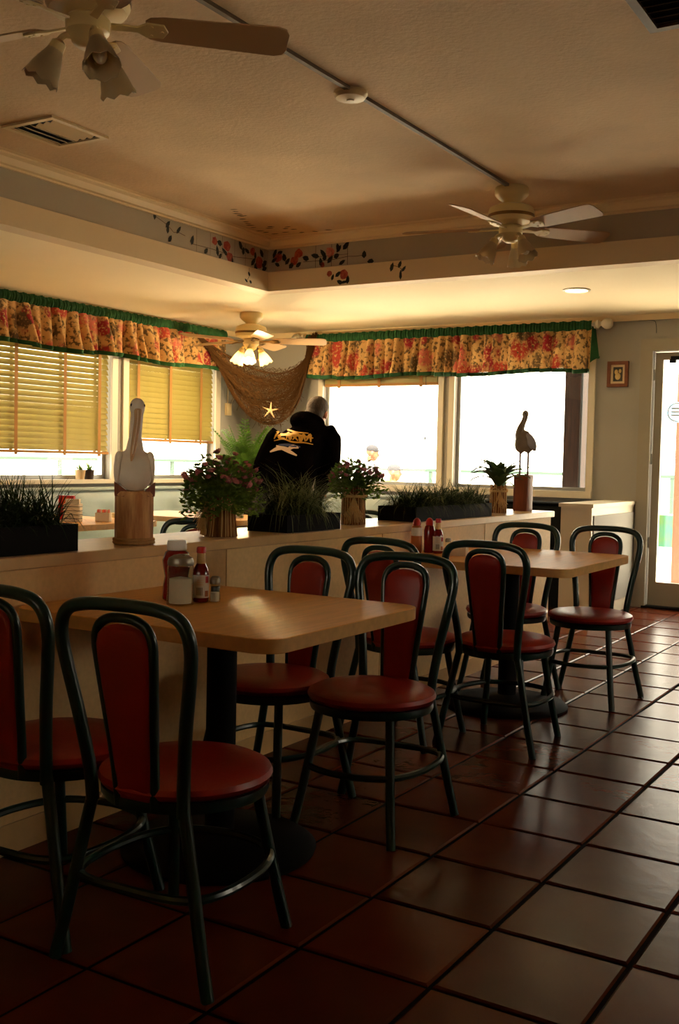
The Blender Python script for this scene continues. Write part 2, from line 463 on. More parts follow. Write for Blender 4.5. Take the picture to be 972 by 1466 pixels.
def sweep(path, prof):
    rr = []
    n = len(path)
    for i, p in enumerate(path):
        p = Vector(p)
        d1 = (p - Vector(path[i - 1])).normalized() if i > 0 else None
        d2 = (Vector(path[i + 1]) - p).normalized() if i < n - 1 else None
        n1 = Vector((d1.y, -d1.x)) if d1 else None
        n2 = Vector((d2.y, -d2.x)) if d2 else None
        if n1 and n2:
            mit = (n1 + n2); mit = mit / (mit.dot(n1))
        else: mit = n1 or n2
        rr.append([(p.x + mit.x * o_, p.y + mit.y * o_, z) for o_, z in prof])
    return MB().rings(rr)
path = [(TX, YN - 0.1), (TX, TY), (XR + 0.1, TY)]
fascia = structure('trim_1', sweep(path, [(0, ZS - 0.002), (0, 2.588), (-0.02, 2.592), (-0.14, 2.592), (-0.14, ZS - 0.002)]), 'band', angle=30)
frieze = structure('trim_2', sweep(path, [(-0.02, 2.59), (-0.02, 2.77), (-0.14, 2.77), (-0.14, 2.59)]), 'frieze', angle=30)
structure('trim_3', sweep(path, [(-0.02, 2.757), (-0.004, 2.757), (-0.004, 2.768), (0.012, 2.774), (0.022, 2.79), (0.03, 2.806), (0.055, 2.816), (0.055, ZC - 0.004), (0.085, ZC), (-0.1, ZC), (-0.1, 2.757)]), 'crown', angle=30)
# thin coving where the soffit meets the window walls
structure('trim_4', sweep([(XL, YN), (XL, YB), (XR, YB)], [(0, ZS - 0.045), (0.012, ZS - 0.045), (0.035, ZS - 0.012), (0.04, ZS), (0, ZS)]), 'crown', angle=30)

# walls with openings
WT = 0.15
def wall_y(name, x0, x1, holes, span, m):   # wall in plane x, openings (y0,y1,z0,z1)
    mb = MB(); y = span[0]
    for (a, b, z0, z1) in holes:
        mb.box(x0, x1, y, a, 0, ZS + 0.05); mb.box(x0, x1, a, b, 0, z0); mb.box(x0, x1, a, b, z1, ZS + 0.05); y = b
    mb.box(x0, x1, y, span[1], 0, ZS + 0.05)
    return structure(name, mb, m)
def wall_x(name, y0, y1, holes, span, m):
    mb = MB(); x = span[0]
    for (a, b, z0, z1) in holes:
        mb.box(x, a, y0, y1, 0, ZS + 0.05)
        if z0 > 0: mb.box(a, b, y0, y1, 0, z0)
        mb.box(a, b, y0, y1, z1, ZS + 0.05); x = b
    mb.box(x, span[1], y0, y1, 0, ZS + 0.05)
    return structure(name, mb, m)
LW = [(4.30, 6.86, 0.97, 2.16), (7.07, 8.32, 0.97, 2.16)]
BW = [(-5.62, -4.355, 0.955, 2.14), (-4.19, -2.925, 0.955, 2.14), (-2.386, -1.40, 0.0, 2.14)]
wall_y('wall_left', XL - WT, XL, LW, (YN, YB + WT), 'wall')
wall_x('wall_back', YB, YB + WT, BW, (XL, XR + WT), 'wall')
RW = [(4.3, 6.3, 1.25, 1.95), (6.9, 7.8, 1.25, 1.85)]  # openings out of view, added to light the ledge from the right
wall_y('wall_right', XR, XR + WT, RW, (YN, YB), 'darkwall')
MB().box(XR, XR + WT, YN, YB, ZS + .05, ZC + .05).build('wall_header', 'darkwall', bpy.data.objects['wall_right'])
wall_x('wall_rear', YN - WT, YN, [(-3.2, -0.2, 1.2, 2.05)], (XL - WT, XR + WT), 'panelling')  # its unseen opening is added to let in front fill light
MB().box(XL - WT, XR + WT, YN - WT, YN, ZS + .05, ZC + .05).build('wall_header', 'panelling', bpy.data.objects['wall_rear'])

def window_left(n, a, b, z0, z1):
    w = MB()
    c = 0.07
    w.box(XL - 0.002, XL + 0.022, a - c, a, z0, z1 + c); w.box(XL - 0.002, XL + 0.022, b, b + c, z0, z1 + c)
    w.box(XL - 0.002, XL + 0.022, a, b, z1, z1 + c)
    root = structure('window_%d' % n, w, 'trimwhite')
    s = MB().box(XL - WT + .01, XL + 0.06, a - 0.1, b + 0.1, z0 - 0.035, z0); s.build('window_sill', 'trimwhite', root)
    f = MB(); t = 0.035; x0, x1 = XL - 0.10, XL - 0.06
    f.box(x0, x1, a, a + t, z0, z1); f.box(x0, x1, b - t, b, z0, z1); f.box(x0, x1, a + t, b - t, z0, z0 + t); f.box(x0, x1, a + t, b - t, z1 - t, z1)
    f.build('window_frame', 'alu', root)
    MB().box(XL - 0.084, XL - 0.078, a + t, b - t, z0 + t, z1 - t).build('pane', 'glass', root)
def window_back(n, a, b, z0, z1):
    w = MB(); c = 0.055
    y0, y1 = YB - 0.022, YB + 0.002
    w.box(a - c, a, y0, y1, z0, z1 + c); w.box(b, b + c, y0, y1, z0, z1 + c); w.box(a, b, y0, y1, z1, z1 + c)
    root = structure('window_%d' % n, w, 'trimwhite')
    MB().box(a - c, b + c, YB - 0.04, YB + WT - .01, z0 - 0.06, z0).build('window_sill', 'trimwhite', root)
    f = MB(); t = 0.03; y0, y1 = YB + 0.06, YB + 0.10
    f.box(a, a + t, y0, y1, z0, z1); f.box(b - t, b, y0, y1, z0, z1); f.box(a + t, b - t, y0, y1, z0, z0 + t); f.box(a + t, b - t, y0, y1, z1 - t, z1)
    f.build('window_frame', 'alu', root)
    MB().box(a + t, b - t, YB + 0.078, YB + 0.084, z0 + t, z1 - t).build('pane', 'glass', root)
def added_window_right(n, a, b, z0, z1):  # frame and pane for the added light openings
    w = MB(); c = .07
    w.box(XR - .022, XR + .002, a - c, a, z0, z1 + c); w.box(XR - .022, XR + .002, b, b + c, z0, z1 + c); w.box(XR - .022, XR + .002, a, b, z1, z1 + c)
    w.box(XR - .05, XR + .1, a - c, b + c, z0 - .035, z0)
    root = structure('window_%d' % n, w, 'trimwhite')
    MB().box(XR + .078, XR + .084, a, b, z0, z1).build('pane', 'glass', root)
for i, h in enumerate(RW): added_window_right(i + 5, *h)
w = MB()
for x0, x1, z0, z1 in ((-3.27, -3.2, 1.13, 2.12), (-.2, -.13, 1.13, 2.12), (-3.2, -.2, 2.05, 2.12), (-3.2, -.2, 1.13, 1.2), (-1.73, -1.67, 1.2, 2.05)): w.box(x0, x1, YN - .002, YN + .022, z0, z1)
wr_ = structure('window_7', w, 'trimwhite'); MB().box(-3.2, -.2, YN - .084, YN - .078, 1.2, 2.05).build('pane', 'glass', wr_)  # rear window out of view, added for front fill
for i, h in enumerate(LW): window_left(i + 1, *h)
for i, h in enumerate(BW[:2]): window_back(i + 3, *h)

# door
a, b, _, zt = BW[2]
w = MB(); c = 0.10
w.box(a - c, a, YB - 0.03, YB + 0.002, 0, zt + c); w.box(b, b + c, YB - 0.03, YB + 0.002, 0, zt + c); w.box(a, b, YB - 0.03, YB + 0.002, zt, zt + c)
door = structure('door_1', w, 'doorpaint')
lf = MB(); y0, y1 = YB + 0.03, YB + 0.075
lf.box(a + .01, a + .075, y0, y1, 0.02, zt - .01); lf.box(b - .075, b - .01, y0, y1, 0.02, zt - .01)
lf.box(a + .075, b - .075, y0, y1, 0.02, 0.215); lf.box(a + .075, b - .075, y0, y1, zt - 0.07, zt - .01)
lf.build('door_leaf', 'doorpaint', door)
MB().box(a + .075, b - .075, YB + .05, YB + .056, .215, zt - .07).build('pane', 'glass', door)
MB().box(a - .02, b + .02, YB - .05, YB + .14, -.004, .018).build('threshold', 'black', door)
cl = MB().box(a + .14, a + .5, YB + .0, YB + .03, zt - .075, zt - .045); cl.box(a + .13, a + .18, YB + .0, YB + .03, zt - .10, zt - .07)
cl.build('door_closer', 'black', door)
st = MB(); st.m = Matrix.Translation((-2.19, YB + 0.046, 1.635)) @ Matrix.Rotation(PI / 2, 4, 'X')
st.lathe([(0.085, 0), (0.085, 0.002)], 28); stk = st.build('sticker', 'sticker', door)
t2 = MB(); t2.m = st.m
for k in range(28):
    pass
t2.add([(0.078 * math.cos(2 * PI * j / 28), 0.078 * math.sin(2 * PI * j / 28), .0035) for j in range(28)] + [(0.07 * math.cos(2 * PI * j / 28), 0.07 * math.sin(2 * PI * j / 28), .0035) for j in range(28)],
       [(j, (j + 1) % 28, 28 + (j + 1) % 28, 28 + j) for j in range(28)])
for q in range(3): t2.add([(-.045, -.03 + q * .028, .0035), (.045, -.03 + q * .028, .0035), (.045, -.018 + q * .028, .0035), (-.045, -.018 + q * .028, .0035)], [(0, 1, 2, 3)])
t2.build('sticker_lettering', 'whitecap', stk)
for yy in (0.5, 1.2, 1.9):
    MB().box(a + .0, a + .012, YB + .02, YB + .03, yy, yy + .09).build('door_hinge', 'alu', door)
structure('baseboard_back', MB().box(-1.30, XR, YB - .015, YB, 0, .09).box(XL, -5.5, YB - .015, YB, 0, .09), 'trimwhite')
crk = MB().tube(catmull([(-2.52, YB, 2.40), (-2.40, YB - .001, 2.395), (-2.375, YB - .001, 2.36), (-2.37, YB, 2.29)], 4), 0.0025, 5); crk.build('wall_crack', 'wire', bpy.data.objects['wall_back'])

# divider half wall with ledge
dv = structure('wall_divider', MB().box(-2.74, -2.405, 0.2, 6.62, 0, 0.845), 'ledgeface')
tp = MB(); tp.prism([(-2.76, 0.18), (-2.395, 0.18), (-2.395, 6.66), (-2.76, 6.66)], 0.838, 0.876, 0.003); tp.build('ledge_top', 'ledge', dv)
MB().box(-2.404, -2.399, 0.2, 6.62, 0.0, 0.09).build('kick_board', 'ledge', dv)
for yy in (1.9, 3.15, 4.35, 5.55):
    MB().box(-2.4055, -2.4035, yy - .002, yy + .002, .09, .838).build('panel_joint', 'tape', dv)
dr_ = structure('wall_added_screen', MB().box(-2.74, -0.56, 0.0, 0.2, 0, 1.13), 'ledgeface')  # unseen return wall, added to shade the near chairs and floor
MB().prism([(-2.76, -.02), (-0.54, -.02), (-0.54, .22), (-2.76, .22)], 1.13, 1.165, 0.003).build('ledge_top', 'ledge', dr_)
pt = structure('wall_partition', MB().box(-2.74, -2.50, 7.76, YB, 0, 0.875), 'trimwhite')
MB().box(-2.755, -2.485, 7.745, YB - .002, 0.862, 0.89).build('partition_cap', 'trimwhite', pt)
MB().box(-2.498, -2.492, 7.8, 8.86, .10, .80).build('side_panel', 'wall', pt)

# ------------------------------------------------------------------ painted flowers on the tray
def decal(mb, plane, u, z, poly):
    pts = []
    for du, dz in poly:
        if plane[0] == 'L': pts.append((plane[1] + .0015, u + du, z + dz))
        elif plane[0] == 'B': pts.append((u + du, plane[1] - .0015, z + dz))
        else: pts.append((u + du, z + dz, plane[1] - .0015))
    mb.add(pts, [tuple(range(len(pts)))])
def blob_poly(r, n=14, j=0.18): return [(r * (1 + random.uniform(-j, j)) * math.cos(2 * PI * k / n), r * (1 + random.uniform(-j, j)) * math.sin(2 * PI * k / n)) for k in range(n)]
def leaf_poly(L, W, a):
    base = [(-L / 2, 0), (-L / 5, W / 2), (L / 5, W * .42), (L / 2, 0), (L / 5, -W * .42), (-L / 5, -W / 2)]
    return [(x * math.cos(a) - y * math.sin(a), x * math.sin(a) + y * math.cos(a)) for x, y in base]
PL, PB, PLb, PBb, PC = ('L', TX - .02), ('B', TY + .02), ('L', TX), ('B', TY), ('C', ZC)
roses = [(PL, 5.971, 2.706, .03), (PL, 6.112, 2.697, .038), (PL, 6.148, 2.622, .036), (PL, 6.426, 2.712, .03), (PL, 6.51, 2.647, .045),
         (PB, -4.617, 2.696, .034), (PB, -4.432, 2.71, .035), (PB, -4.466, 2.66, .034), (PB, -4.22, 2.612, .02)]
for p, u, z, r in roses: 
    mb = MB(); decal(mb, p, u, z, blob_poly(r)); mb.build('painted_rose', 'rose_p', frieze)
mb = MB(); decal(mb, PB, -4.154, 2.699, blob_poly(.038)); mb.build('painted_rose', 'rose_pink', frieze)['label'] = 'pale pink painted rose'
for u, z, r in ((-4.144, 2.54, .022), (-4.022, 2.523, .034)):
    mb = MB(); decal(mb, PBb, u, z, blob_poly(r)); mb.build('painted_rose', 'rose_p', fascia)
def leaves(pl, lst, L, W, parent, a0=None):
    mb = MB()
    for u, z in lst: decal(mb, pl, u, z, leaf_poly(L * random.uniform(.7, 1.2), W * random.uniform(.8, 1.2), random.uniform(0, PI) if a0 is None else a0 + random.uniform(-.5, .5)))
    o = mb.build('painted_leaves', 'leaf_p', parent, 'stuff')
leaves(PL, [(5.47, 2.722), (5.581, 2.706), (5.494, 2.632), (5.726, 2.666), (5.47, 2.69), (5.34, 2.76)], .07, .028, frieze, 1.3)
leaves(PL, [(5.876, 2.619), (6.005, 2.642), (6.039, 2.613), (6.275, 2.732), (6.311, 2.697), (6.355, 2.705), (6.029, 2.702), (6.567, 2.63), (6.437, 2.64), (6.584, 2.654), (6.18, 2.60), (6.09, 2.65), (6.54, 2.72), (6.47, 2.61), (6.46, 2.69), (6.58, 2.61)], .075, .035, frieze)
leaves(PLb, [(6.325, 2.483), (6.379, 2.481), (6.359, 2.536)], .05, .02, fascia)
leaves(PB, [(-4.647, 2.728), (-4.56, 2.691), (-4.53, 2.66), (-4.623, 2.643), (-4.494, 2.627), (-4.43, 2.628), (-4.367, 2.67), (-4.284, 2.681), (-4.215, 2.693), (-4.201, 2.663), (-4.153, 2.647), (-4.099, 2.666), (-4.08, 2.716), (-4.02, 2.733), (-4.234, 2.631), (-4.05, 2.616), (-3.866, 2.658), (-3.812, 2.604), (-4.65, 2.68), (-4.60, 2.73), (-4.09, 2.73)], .07, .032, frieze)
leaves(PBb, [(-3.626, 2.547), (-3.563, 2.561), (-3.531, 2.527), (-3.555, 2.487), (-4.07, 2.529), (-4.116, 2.51), (-4.055, 2.471), (-4.014, 2.469), (-3.988, 2.484)], .06, .026, fascia)
ceil_o = bpy.data.objects['ceiling']
leaves(PC, [(-4.334, 5.696), (-4.387, 5.806), (-4.39, 5.875), (-4.477, 6.025), (-4.517, 6.131), (-4.562, 6.312), (-4.418, 6.229), (-4.523, 6.443), (-4.409, 6.241), (-4.306, 6.29), (-4.308, 6.374), (-4.315, 6.487), (-4.209, 6.5), (-4.094, 6.5),
            (-4.36, 5.75), (-4.40, 5.85), (-4.45, 5.95), (-4.5, 6.08), (-4.54, 6.2), (-4.55, 6.37), (-4.45, 6.27), (-4.35, 6.33), (-4.42, 6.43)], .06, .02, ceil_o, 0.4)
def vine(pl, pts, parent, w=.004):
    mb = MB()
    for (u0, z0), (u1, z1) in zip(pts, pts[1:]):
        d = Vector((u1 - u0, z1 - z0)); n = Vector((-d.y, d.x)).normalized() * w / 2
        decal(mb, pl, 0, 0, [(u0 - n.x, z0 - n.y), (u1 - n.x, z1 - n.y), (u1 + n.x, z1 + n.y), (u0 + n.x, z0 + n.y)])
    mb.build('painted_vine', 'vine_p', parent)
vine(PL, [(5.34, 2.75), (5.40, 2.735), (5.47, 2.715), (5.53, 2.68), (5.58, 2.69), (5.65, 2.68)], frieze)
vine(PL, [(5.72, 2.64), (5.94, 2.645), (6.2, 2.635), (6.45, 2.66)], frieze)
for u in (5.772, 5.923, 6.061, 6.206, 6.337, 6.45, 6.58): vine(PL, [(u, 2.595), (u, 2.755)], frieze, .003)
for u in (-4.28, -4.142, -4.005): vine(PB, [(u, 2.595), (u, 2.755)], frieze)
vine(PB, [(-4.39, 2.645), (-4.139, 2.641), (-4.0, 2.655), (-3.93, 2.65), (-3.87, 2.655)], frieze)
vine(PB, [(-4.28, 2.672), (-4.0, 2.672)], frieze, .003)
vine(PBb, [(-3.64, 2.56), (-3.59, 2.55), (-3.55, 2.53), (-3.55, 2.49)], fascia)
vine(PLb, [(6.359, 2.58), (6.362, 2.52), (6.34, 2.49)], fascia)

# ------------------------------------------------------------------ ceiling fans
def make_fan(label, loc, blade0, shade0, lit, n_label_group):
    t = thing('ceiling_fan', label, 'ceiling fan', loc, 0)
    MB().lathe([(.095, 0), (.102, -.012), (.1, -.045), (.085, -.062), (.055, -.085), (.045, -.1)], 28).build('canopy', 'fan', t)
    MB().lathe([(.05, -.098), (.09, -.105), (.128, -.122), (.137, -.145), (.137, -.19), (.125, -.21), (.09, -.222), (.06, -.225)], 32).build('motor_housing', 'fan', t)
    MB().lathe([(.138, -.165), (.1395, -.168), (.1395, -.18), (.138, -.183)], 32).build('brass_band', 'brass', t)
    MB().lathe([(.06, -.222), (.072, -.235), (.07, -.275), (.055, -.29), (.05, -.31), (.03, -.325)], 24).build('switch_housing', 'fan', t)
    for k in range(5):
        a = R(blade0 + 72 * k)
        rot = Matrix.Rotation(a, 4, 'Z') @ Matrix.Translation((0, 0, -.242)) @ Matrix.Rotation(R(-17), 4, 'X')
        mb = MB(); mb.m = rot
        out = [(.185, -.035), (.20, -.05), (.24, -.058), (.62, -.072), (.648, -.062), (.66, -.04), (.66, .04), (.648, .062), (.62, .072), (.24, .058), (.20, .05), (.185, .035)]
        mb.prism(out, -.003, .003, .001); bl = mb.build('blade', 'blade', t)
        ib = MB(); ib.m = rot
        ib.prism([(.075, -.014), (.16, -.012), (.19, -.034), (.245, -.03), (.26, 0), (.245, .03), (.19, .034), (.16, .012), (.075, .014)], -.011, -.0035, .001)
        for xx, yy in ((.205, -.02), (.205, .02), (.24, 0)): ib.lathe([(.006, -.014), (.006, -.0105)], 8, (xx, yy, 0))
        ib.build('blade_iron', 'brass' if lit else 'fan', bl)
    for k in range(3):
        a = R(shade0 + 120 * k); ca, sa = math.cos(a), math.sin(a)
        arm = MB().tube(catmull([(.04 * ca, .04 * sa, -.29), (.07 * ca, .07 * sa, -.285), (.09 * ca, .09 * sa, -.30), (.097 * ca, .097 * sa, -.318)], 4), .011, 8)
        sk = Matrix.Translation((.092 * ca, .092 * sa, -.31)) @ Matrix.Rotation(a, 4, 'Z') @ Matrix.Rotation(R(-27), 4, 'Y')
        arm.m = sk; arm.lathe([(.012, .01), (.024, 0), (.027, -.03), (.022, -.034)], 16)
        arm.build('lamp_arm', 'fan', t)
        sh = MB(); sh.m = sk
        prof = [(.026, -.025), (.031, -.04), (.041, -.065), (.049, -.09), (.055, -.115), (.062, -.135)]
        rr = []; seg = 32
        for r_, z_ in prof + [(r_ - .003, z_) for r_, z_ in reversed(prof)]:
            fl_ = 1 + (.035 if z_ < -.11 else .0) * 0
            rr.append([(r_ * math.cos(2 * PI * j / seg), r_ * math.sin(2 * PI * j / seg), z_ + (.006 * math.cos(8 * 2 * PI * j / seg) if z_ < -.13 else 0)) for j in range(seg)])
        sh.rings(rr, caps=False); so = sh.build('lamp_shade', 'shade_lit' if lit else 'shade', t)
        bu = MB(); bu.m = sk; bu.ell((0, 0, -.085), (.024, .024, .034), 12, 8); bu.build('bulb', 'bulb_on' if lit else 'bulb_off', so)
        if lit:
            ld = bpy.data.lights.new('fan_bulb_light', 'POINT'); ld.energy = BULB_POWER / 3; ld.color = (1, .72, .38); ld.shadow_soft_size = .02
            lo = bpy.data.objects.new('fan_bulb_light', ld); COL.objects.link(lo); lo.parent = so; lo.location = sk @ Vector((0, 0, -.14))
    ch = MB().tube([(.05, .03, -.29), (.052, .031, -.40)], .0018, 5); ch.ell((.052, .031, -.405), (.006, .006, .01), 8, 6); ch.build('pull_chain', 'brass', t)
    return t
make_fan('cream ceiling fan nearest the camera, unlit, cut by the top frame edge', (-2.56, 2.565, ZC), 43, 92, False, '')
make_fan('unlit cream ceiling fan at the far end of the ceiling conduit', (-2.485, 5.994, ZC), 50, 95, False, '')
make_fan('small cream ceiling fan with lit bulbs by the window corner', (-5.515, 7.525, ZS), 29, 61, True, '')

# conduit, detector, downlight, vents
cd = MB().box(-2.487, -2.463, YN, 5.9, ZC - .016, ZC + .001).build('ceiling_conduit', 'conduit'); tag(cd, 'thin brown surface conduit running along the ceiling to the fan', 'conduit')
sd = thing('smoke_detector', 'round cream smoke detector on the ceiling conduit', 'smoke detector', (-2.50, 4.13, ZC))
MB().lathe([(.075, 0), (.078, -.014), (.066, -.03), (.03, -.036), (.0, -.037)], 28).build('housing', 'plastic', sd)
MB().lathe([(.018, -.036), (.016, -.042), (0, -.043)], 14).build('test_button', 'plastic', sd)
dl = thing('recessed_downlight', 'lit round recessed downlight in the lower soffit', 'downlight', (-2.57, 7.46, ZS))
MB().lathe([(.098, 0), (.1, -.006), (.082, -.01), (.078, -.002)], 32, caps=False).build('trim_ring', 'trimwhite', dl)
MB().lathe([(.078, -.003), (.05, -.006), (0, -.007)], 28).build('lens', 'can_on', dl)
vt = thing('ceiling_vent', 'cream square louvred air vent in the ceiling near the left', 'vent', (-4.135, 3.925, ZC))
vf = MB(); W, H = .18, .195
for x0, x1, y0, y1 in ((-W, W, -H, -H + .03), (-W, W, H - .03, H), (-W, -W + .03, -H + .03, H - .03), (W - .03, W, -H + .03, H - .03)): vf.box(x0, x1, y0, y1, -.012, .002)
vf.build('vent_frame', 'vent', vt)
MB().box(-W + .03, W - .03, -H + .03, H - .03, -.002, .001).build('backing', 'dark', vt)
for k in range(6):
    x = -W + .055 + k * .05
    sl = MB(); sl.m = Matrix.Translation((x, 0, -.006)) @ Matrix.Rotation(R(-28 if k > 2 else 28), 4, 'Y'); sl.box(-.02, .02, -H + .055, H - .055, -.0015, .0015)
    sl.build('slat', 'vent', vt)
gv = thing('return_grille', 'dark brown return air grille at the upper right ceiling corner', 'vent', (-.80, 3.72, ZC))
g = MB(); W, H = .35, .36
for x0, x1, y0, y1 in ((-W, W, -H, -H + .035), (-W, W, H - .035, H), (-W, -W + .035, -H + .035, H - .035), (W - .035, W, -H + .035, H - .035)): g.box(x0, x1, y0, y1, -.014, .002)
g.build('grille_frame', 'conduit', gv)
MB().box(-W + .035, W - .035, -H + .035, H - .035, -.002, .001).build('backing', 'dark', gv)
for k in range(12):
    y = -H + .06 + k * .0545
    sl = MB(); sl.m = Matrix.Translation((0, y, -.007)) @ Matrix.Rotation(R(30), 4, 'X'); sl.box(-W + .035, W - .035, -.014, .014, -.001, .001); sl.build('slat', 'conduit', gv)

# ------------------------------------------------------------------ valances and rods
def make_valance(name, label, L, z_top, z_bot, to_world, seed, tail=False):
    rnd = random.Random(seed)
    # folds: irregular pleat positions
    xs = [0]; 
    while xs[-1] < L: xs.append(xs[-1] + rnd.uniform(.06, .14))
    def fold(u, k):
        import bisect
        i = max(1, min(len(xs) - 1, bisect.bisect(xs, u))); a_, b_ = xs[i - 1], xs[i]
        t = (u - a_) / (b_ - a_)
        return (math.sin(PI * min(max(t, 0), 1)) ** .6) * (.5 + .5 * math.sin(i * 2.3 + seed)) + .35 * math.sin(PI * min(max(t, 0), 1))
    root = thing(name, label, 'valance', (0, 0, 0))
    N = int(L / .012)
    def sheet(z0f, z1f, rows, thick, amp0, amp1, extra=0.0):
        v = []; f = []
        for r in range(rows + 1):
            q = r / rows
            for i in range(N + 1):
                u = L * i / N
                z = z0f(u) * (1 - q) + z1f(u) * q
                d = (amp0 * (1 - q) + amp1 * q) * fold(u, 0) + extra + .01 * math.sin(u * 9 + q * 3)
                v.append(to_world(u, d, z))
        for r in range(rows):
            for i in range(N): a_ = r * (N + 1) + i; f.append((a_, a_ + 1, a_ + N + 2, a_ + N + 1))
        return MB().add(v, f)
    hem = lambda u: z_bot + .012 * math.sin(u * 5.1 + seed) - .016 * fold(u, 0)
    top = lambda u: z_top
    band = lambda u: z_top - .075
    sheet(band, lambda u: hem(u) + .022, 12, 0, .035, .12, .01).build('floral_panel', 'floral', root, angle=80)
    sheet(lambda u: hem(u) + .024, lambda u: hem(u) - .012, 2, 0, .12, .123, .007).build('green_hem', 'gtrim', root, angle=80)
    # gathered green heading
    v = []; f = []; rows = 4; N2 = int(L / .006)
    for r in range(rows + 1):
        q = r / rows
        for i in range(N2 + 1):
            u = L * i / N2
            d = .032 + .018 * math.sin(PI * q) + .007 * math.sin(u * 240) + .004 * math.sin(u * 97 + 1)
            v.append(to_world(u, d, z_top + .004 * math.sin(u * 70) - .08 * q))
    for r in range(rows):
        for i in range(N2): a_ = r * (N2 + 1) + i; f.append((a_, a_ + 1, a_ + N2 + 2, a_ + N2 + 1))
    MB().add(v, f).build('gathered_heading', 'gtrim', root, angle=80)
    if tail:
        # green lining showing at the loose end
        v = []; f = []
        for r in range(9):
            q = r / 8
            z = z_top - .05 - (z_top - .05 - z_bot - .06) * q
            for i in range(4): v.append(to_world(L + .0 + (.015 + .055 * q) * i / 3, .03 + .03 * q - .05 * i / 3 + .01 * math.sin(i * 2), z + (.06 * i / 3 * (q > .9))))
        for r in range(8):
            for i in range(3): a_ = r * 4 + i; f.append((a_, a_ + 1, a_ + 5, a_ + 4))
        MB().add(v, f).build('green_lining', 'gtrim', root, angle=80)
    return root
make_valance('window_valance', 'gathered rose-print valance with green trim on the left window wall', 3.75, 2.425, 2.035, lambda u, d, z: (XL + .07 + d, 4.6 + u, z), 3)
make_valance('window_valance', 'gathered rose-print valance with green trim over the back windows', 2.88, 2.405, 1.985, lambda u, d, z: (-5.76 + u, YB - .09 - d, z), 8, True)
rd = thing('curtain_rod', 'white curtain rod with round ball finials over the back windows', 'curtain rod', (0, YB - .10, 2.375))
r_ = MB(); r_.m = Matrix.Rotation(PI / 2, 4, 'Y'); r_.lathe([(.014, -5.80), (.014, -2.85)], 14); r_.build('rod', 'trimwhite', rd)
for s, x in ((1, -2.85), (-1, -5.80)):
    fb = MB(); fb.m = Matrix.Translation((x, 0, 0)) @ Matrix.Rotation(s * PI / 2, 4, 'Y')
    fb.lathe([(.03, 0), (.034, .006), (.034, .022), (.022, .03), (.016, .045), (.028, .055), (.04, .07), (.047, .09), (.044, .115), (.03, .135), (0, .142)], 24); fb.build('finial', 'trimwhite', rd)
    MB().box(x - s * .02 - .012, x - s * .02 + .012, .0, .10, -.035, .02).build('bracket', 'trimwhite', rd)
rd = thing('curtain_rod', 'white curtain rod carrying the valance on the left window wall', 'curtain rod', (XL + .075, 0, 2.39))
r_ = MB(); r_.m = Matrix.Rotation(-PI / 2, 4, 'X'); r_.lathe([(.014, 4.5), (.014, 8.38)], 14); r_.build('rod', 'trimwhite', rd)
for y in (4.6, 6.97, 8.34): MB().box(-.075, 0, y - .012, y + .012, -.03, .015).build('bracket', 'trimwhite', rd)

# ------------------------------------------------------------------ blinds
def make_blind(label, a, b, z_top, z_bot, tapes, tilt=R(57), pitch=.047):
    root = thing('window_blind', label, 'blind', (XL - .02, (a + b) / 2, 0))
    hl = (b - a) / 2 - .012
    MB().box(-.025, .025, -hl, hl, z_top - .04, z_top).build('headrail', 'tape', root)
    me = MB(); me.m = Matrix.Rotation(tilt, 4, 'Y'); 
    rr = [[(x, s * hl, z) for x, z in ((-.0285, -.001), (0, .0025), (.0285, -.001), (.0285, .0005), (0, .004), (-.0285, .0005))] for s in (-1, 1)]
    me.rings(rr); slat = me.mesh('slat', 30); slat.materials.append(M['blind'])
    z = z_bot + .05
    while z < z_top - .05:
        o_ = bpy.data.objects.new('slat', slat); COL.objects.link(o_); o_.parent = root; o_.location = (0, 0, z); z += pitch
    MB().box(-.026, .026, -hl, hl, z_bot, z_bot + .022).build('bottom_rail', 'tape', root)
    for ty in tapes:
        y = ty - (a + b) / 2
        mb = MB(); mb.box(.0275, .0295, y - .016, y + .016, z_bot - .015, z_top - .02); mb.box(-.0295, -.0275, y - .016, y + .016, z_bot, z_top - .02)
        mb.build('ladder_tape', 'tape', root)
    return root
make_blind('olive slatted blind half lowered in the larger left window', 4.33, 6.85, 2.15, 1.185, (4.6, 5.2, 5.80, 6.32, 6.72))
make_blind('olive slatted blind in the smaller left window beside the corner', 7.08, 8.31, 2.15, 1.315, (7.21, 7.65, 8.10), R(60))
# raised blind in the back window
rb = thing('raised_blind', 'blind pulled up into a bundle at the top of the back window', 'blind', (-4.99, YB + .02, 0))
hl = .615
MB().box(-hl, hl, -.025, .025, 2.09, 2.13).build('headrail', 'tape', rb)
for k in range(16): 
    MB().box(-hl, hl, -.025 - .001 * (k % 2), .025, 1.925 + k * .0098, 1.9345 + k * .0098).build('slat', 'blind', rb)
MB().box(-hl, hl, -.027, .027, 1.90, 1.925).build('bottom_rail', 'tape', rb)
for x in (-.45, .0, .45): MB().box(x - .016, x + .016, -.032, -.028, 1.885, 2.12).build('ladder_tape', 'tape', rb)
cdm = MB().tube([(.50, -.03, 2.1), (.505, -.03, 1.42)], .002, 5); cdm.ell((.505, -.03, 1.40), (.008, .008, .02), 8, 6); cdm.build('pull_cord', 'wire', rb)

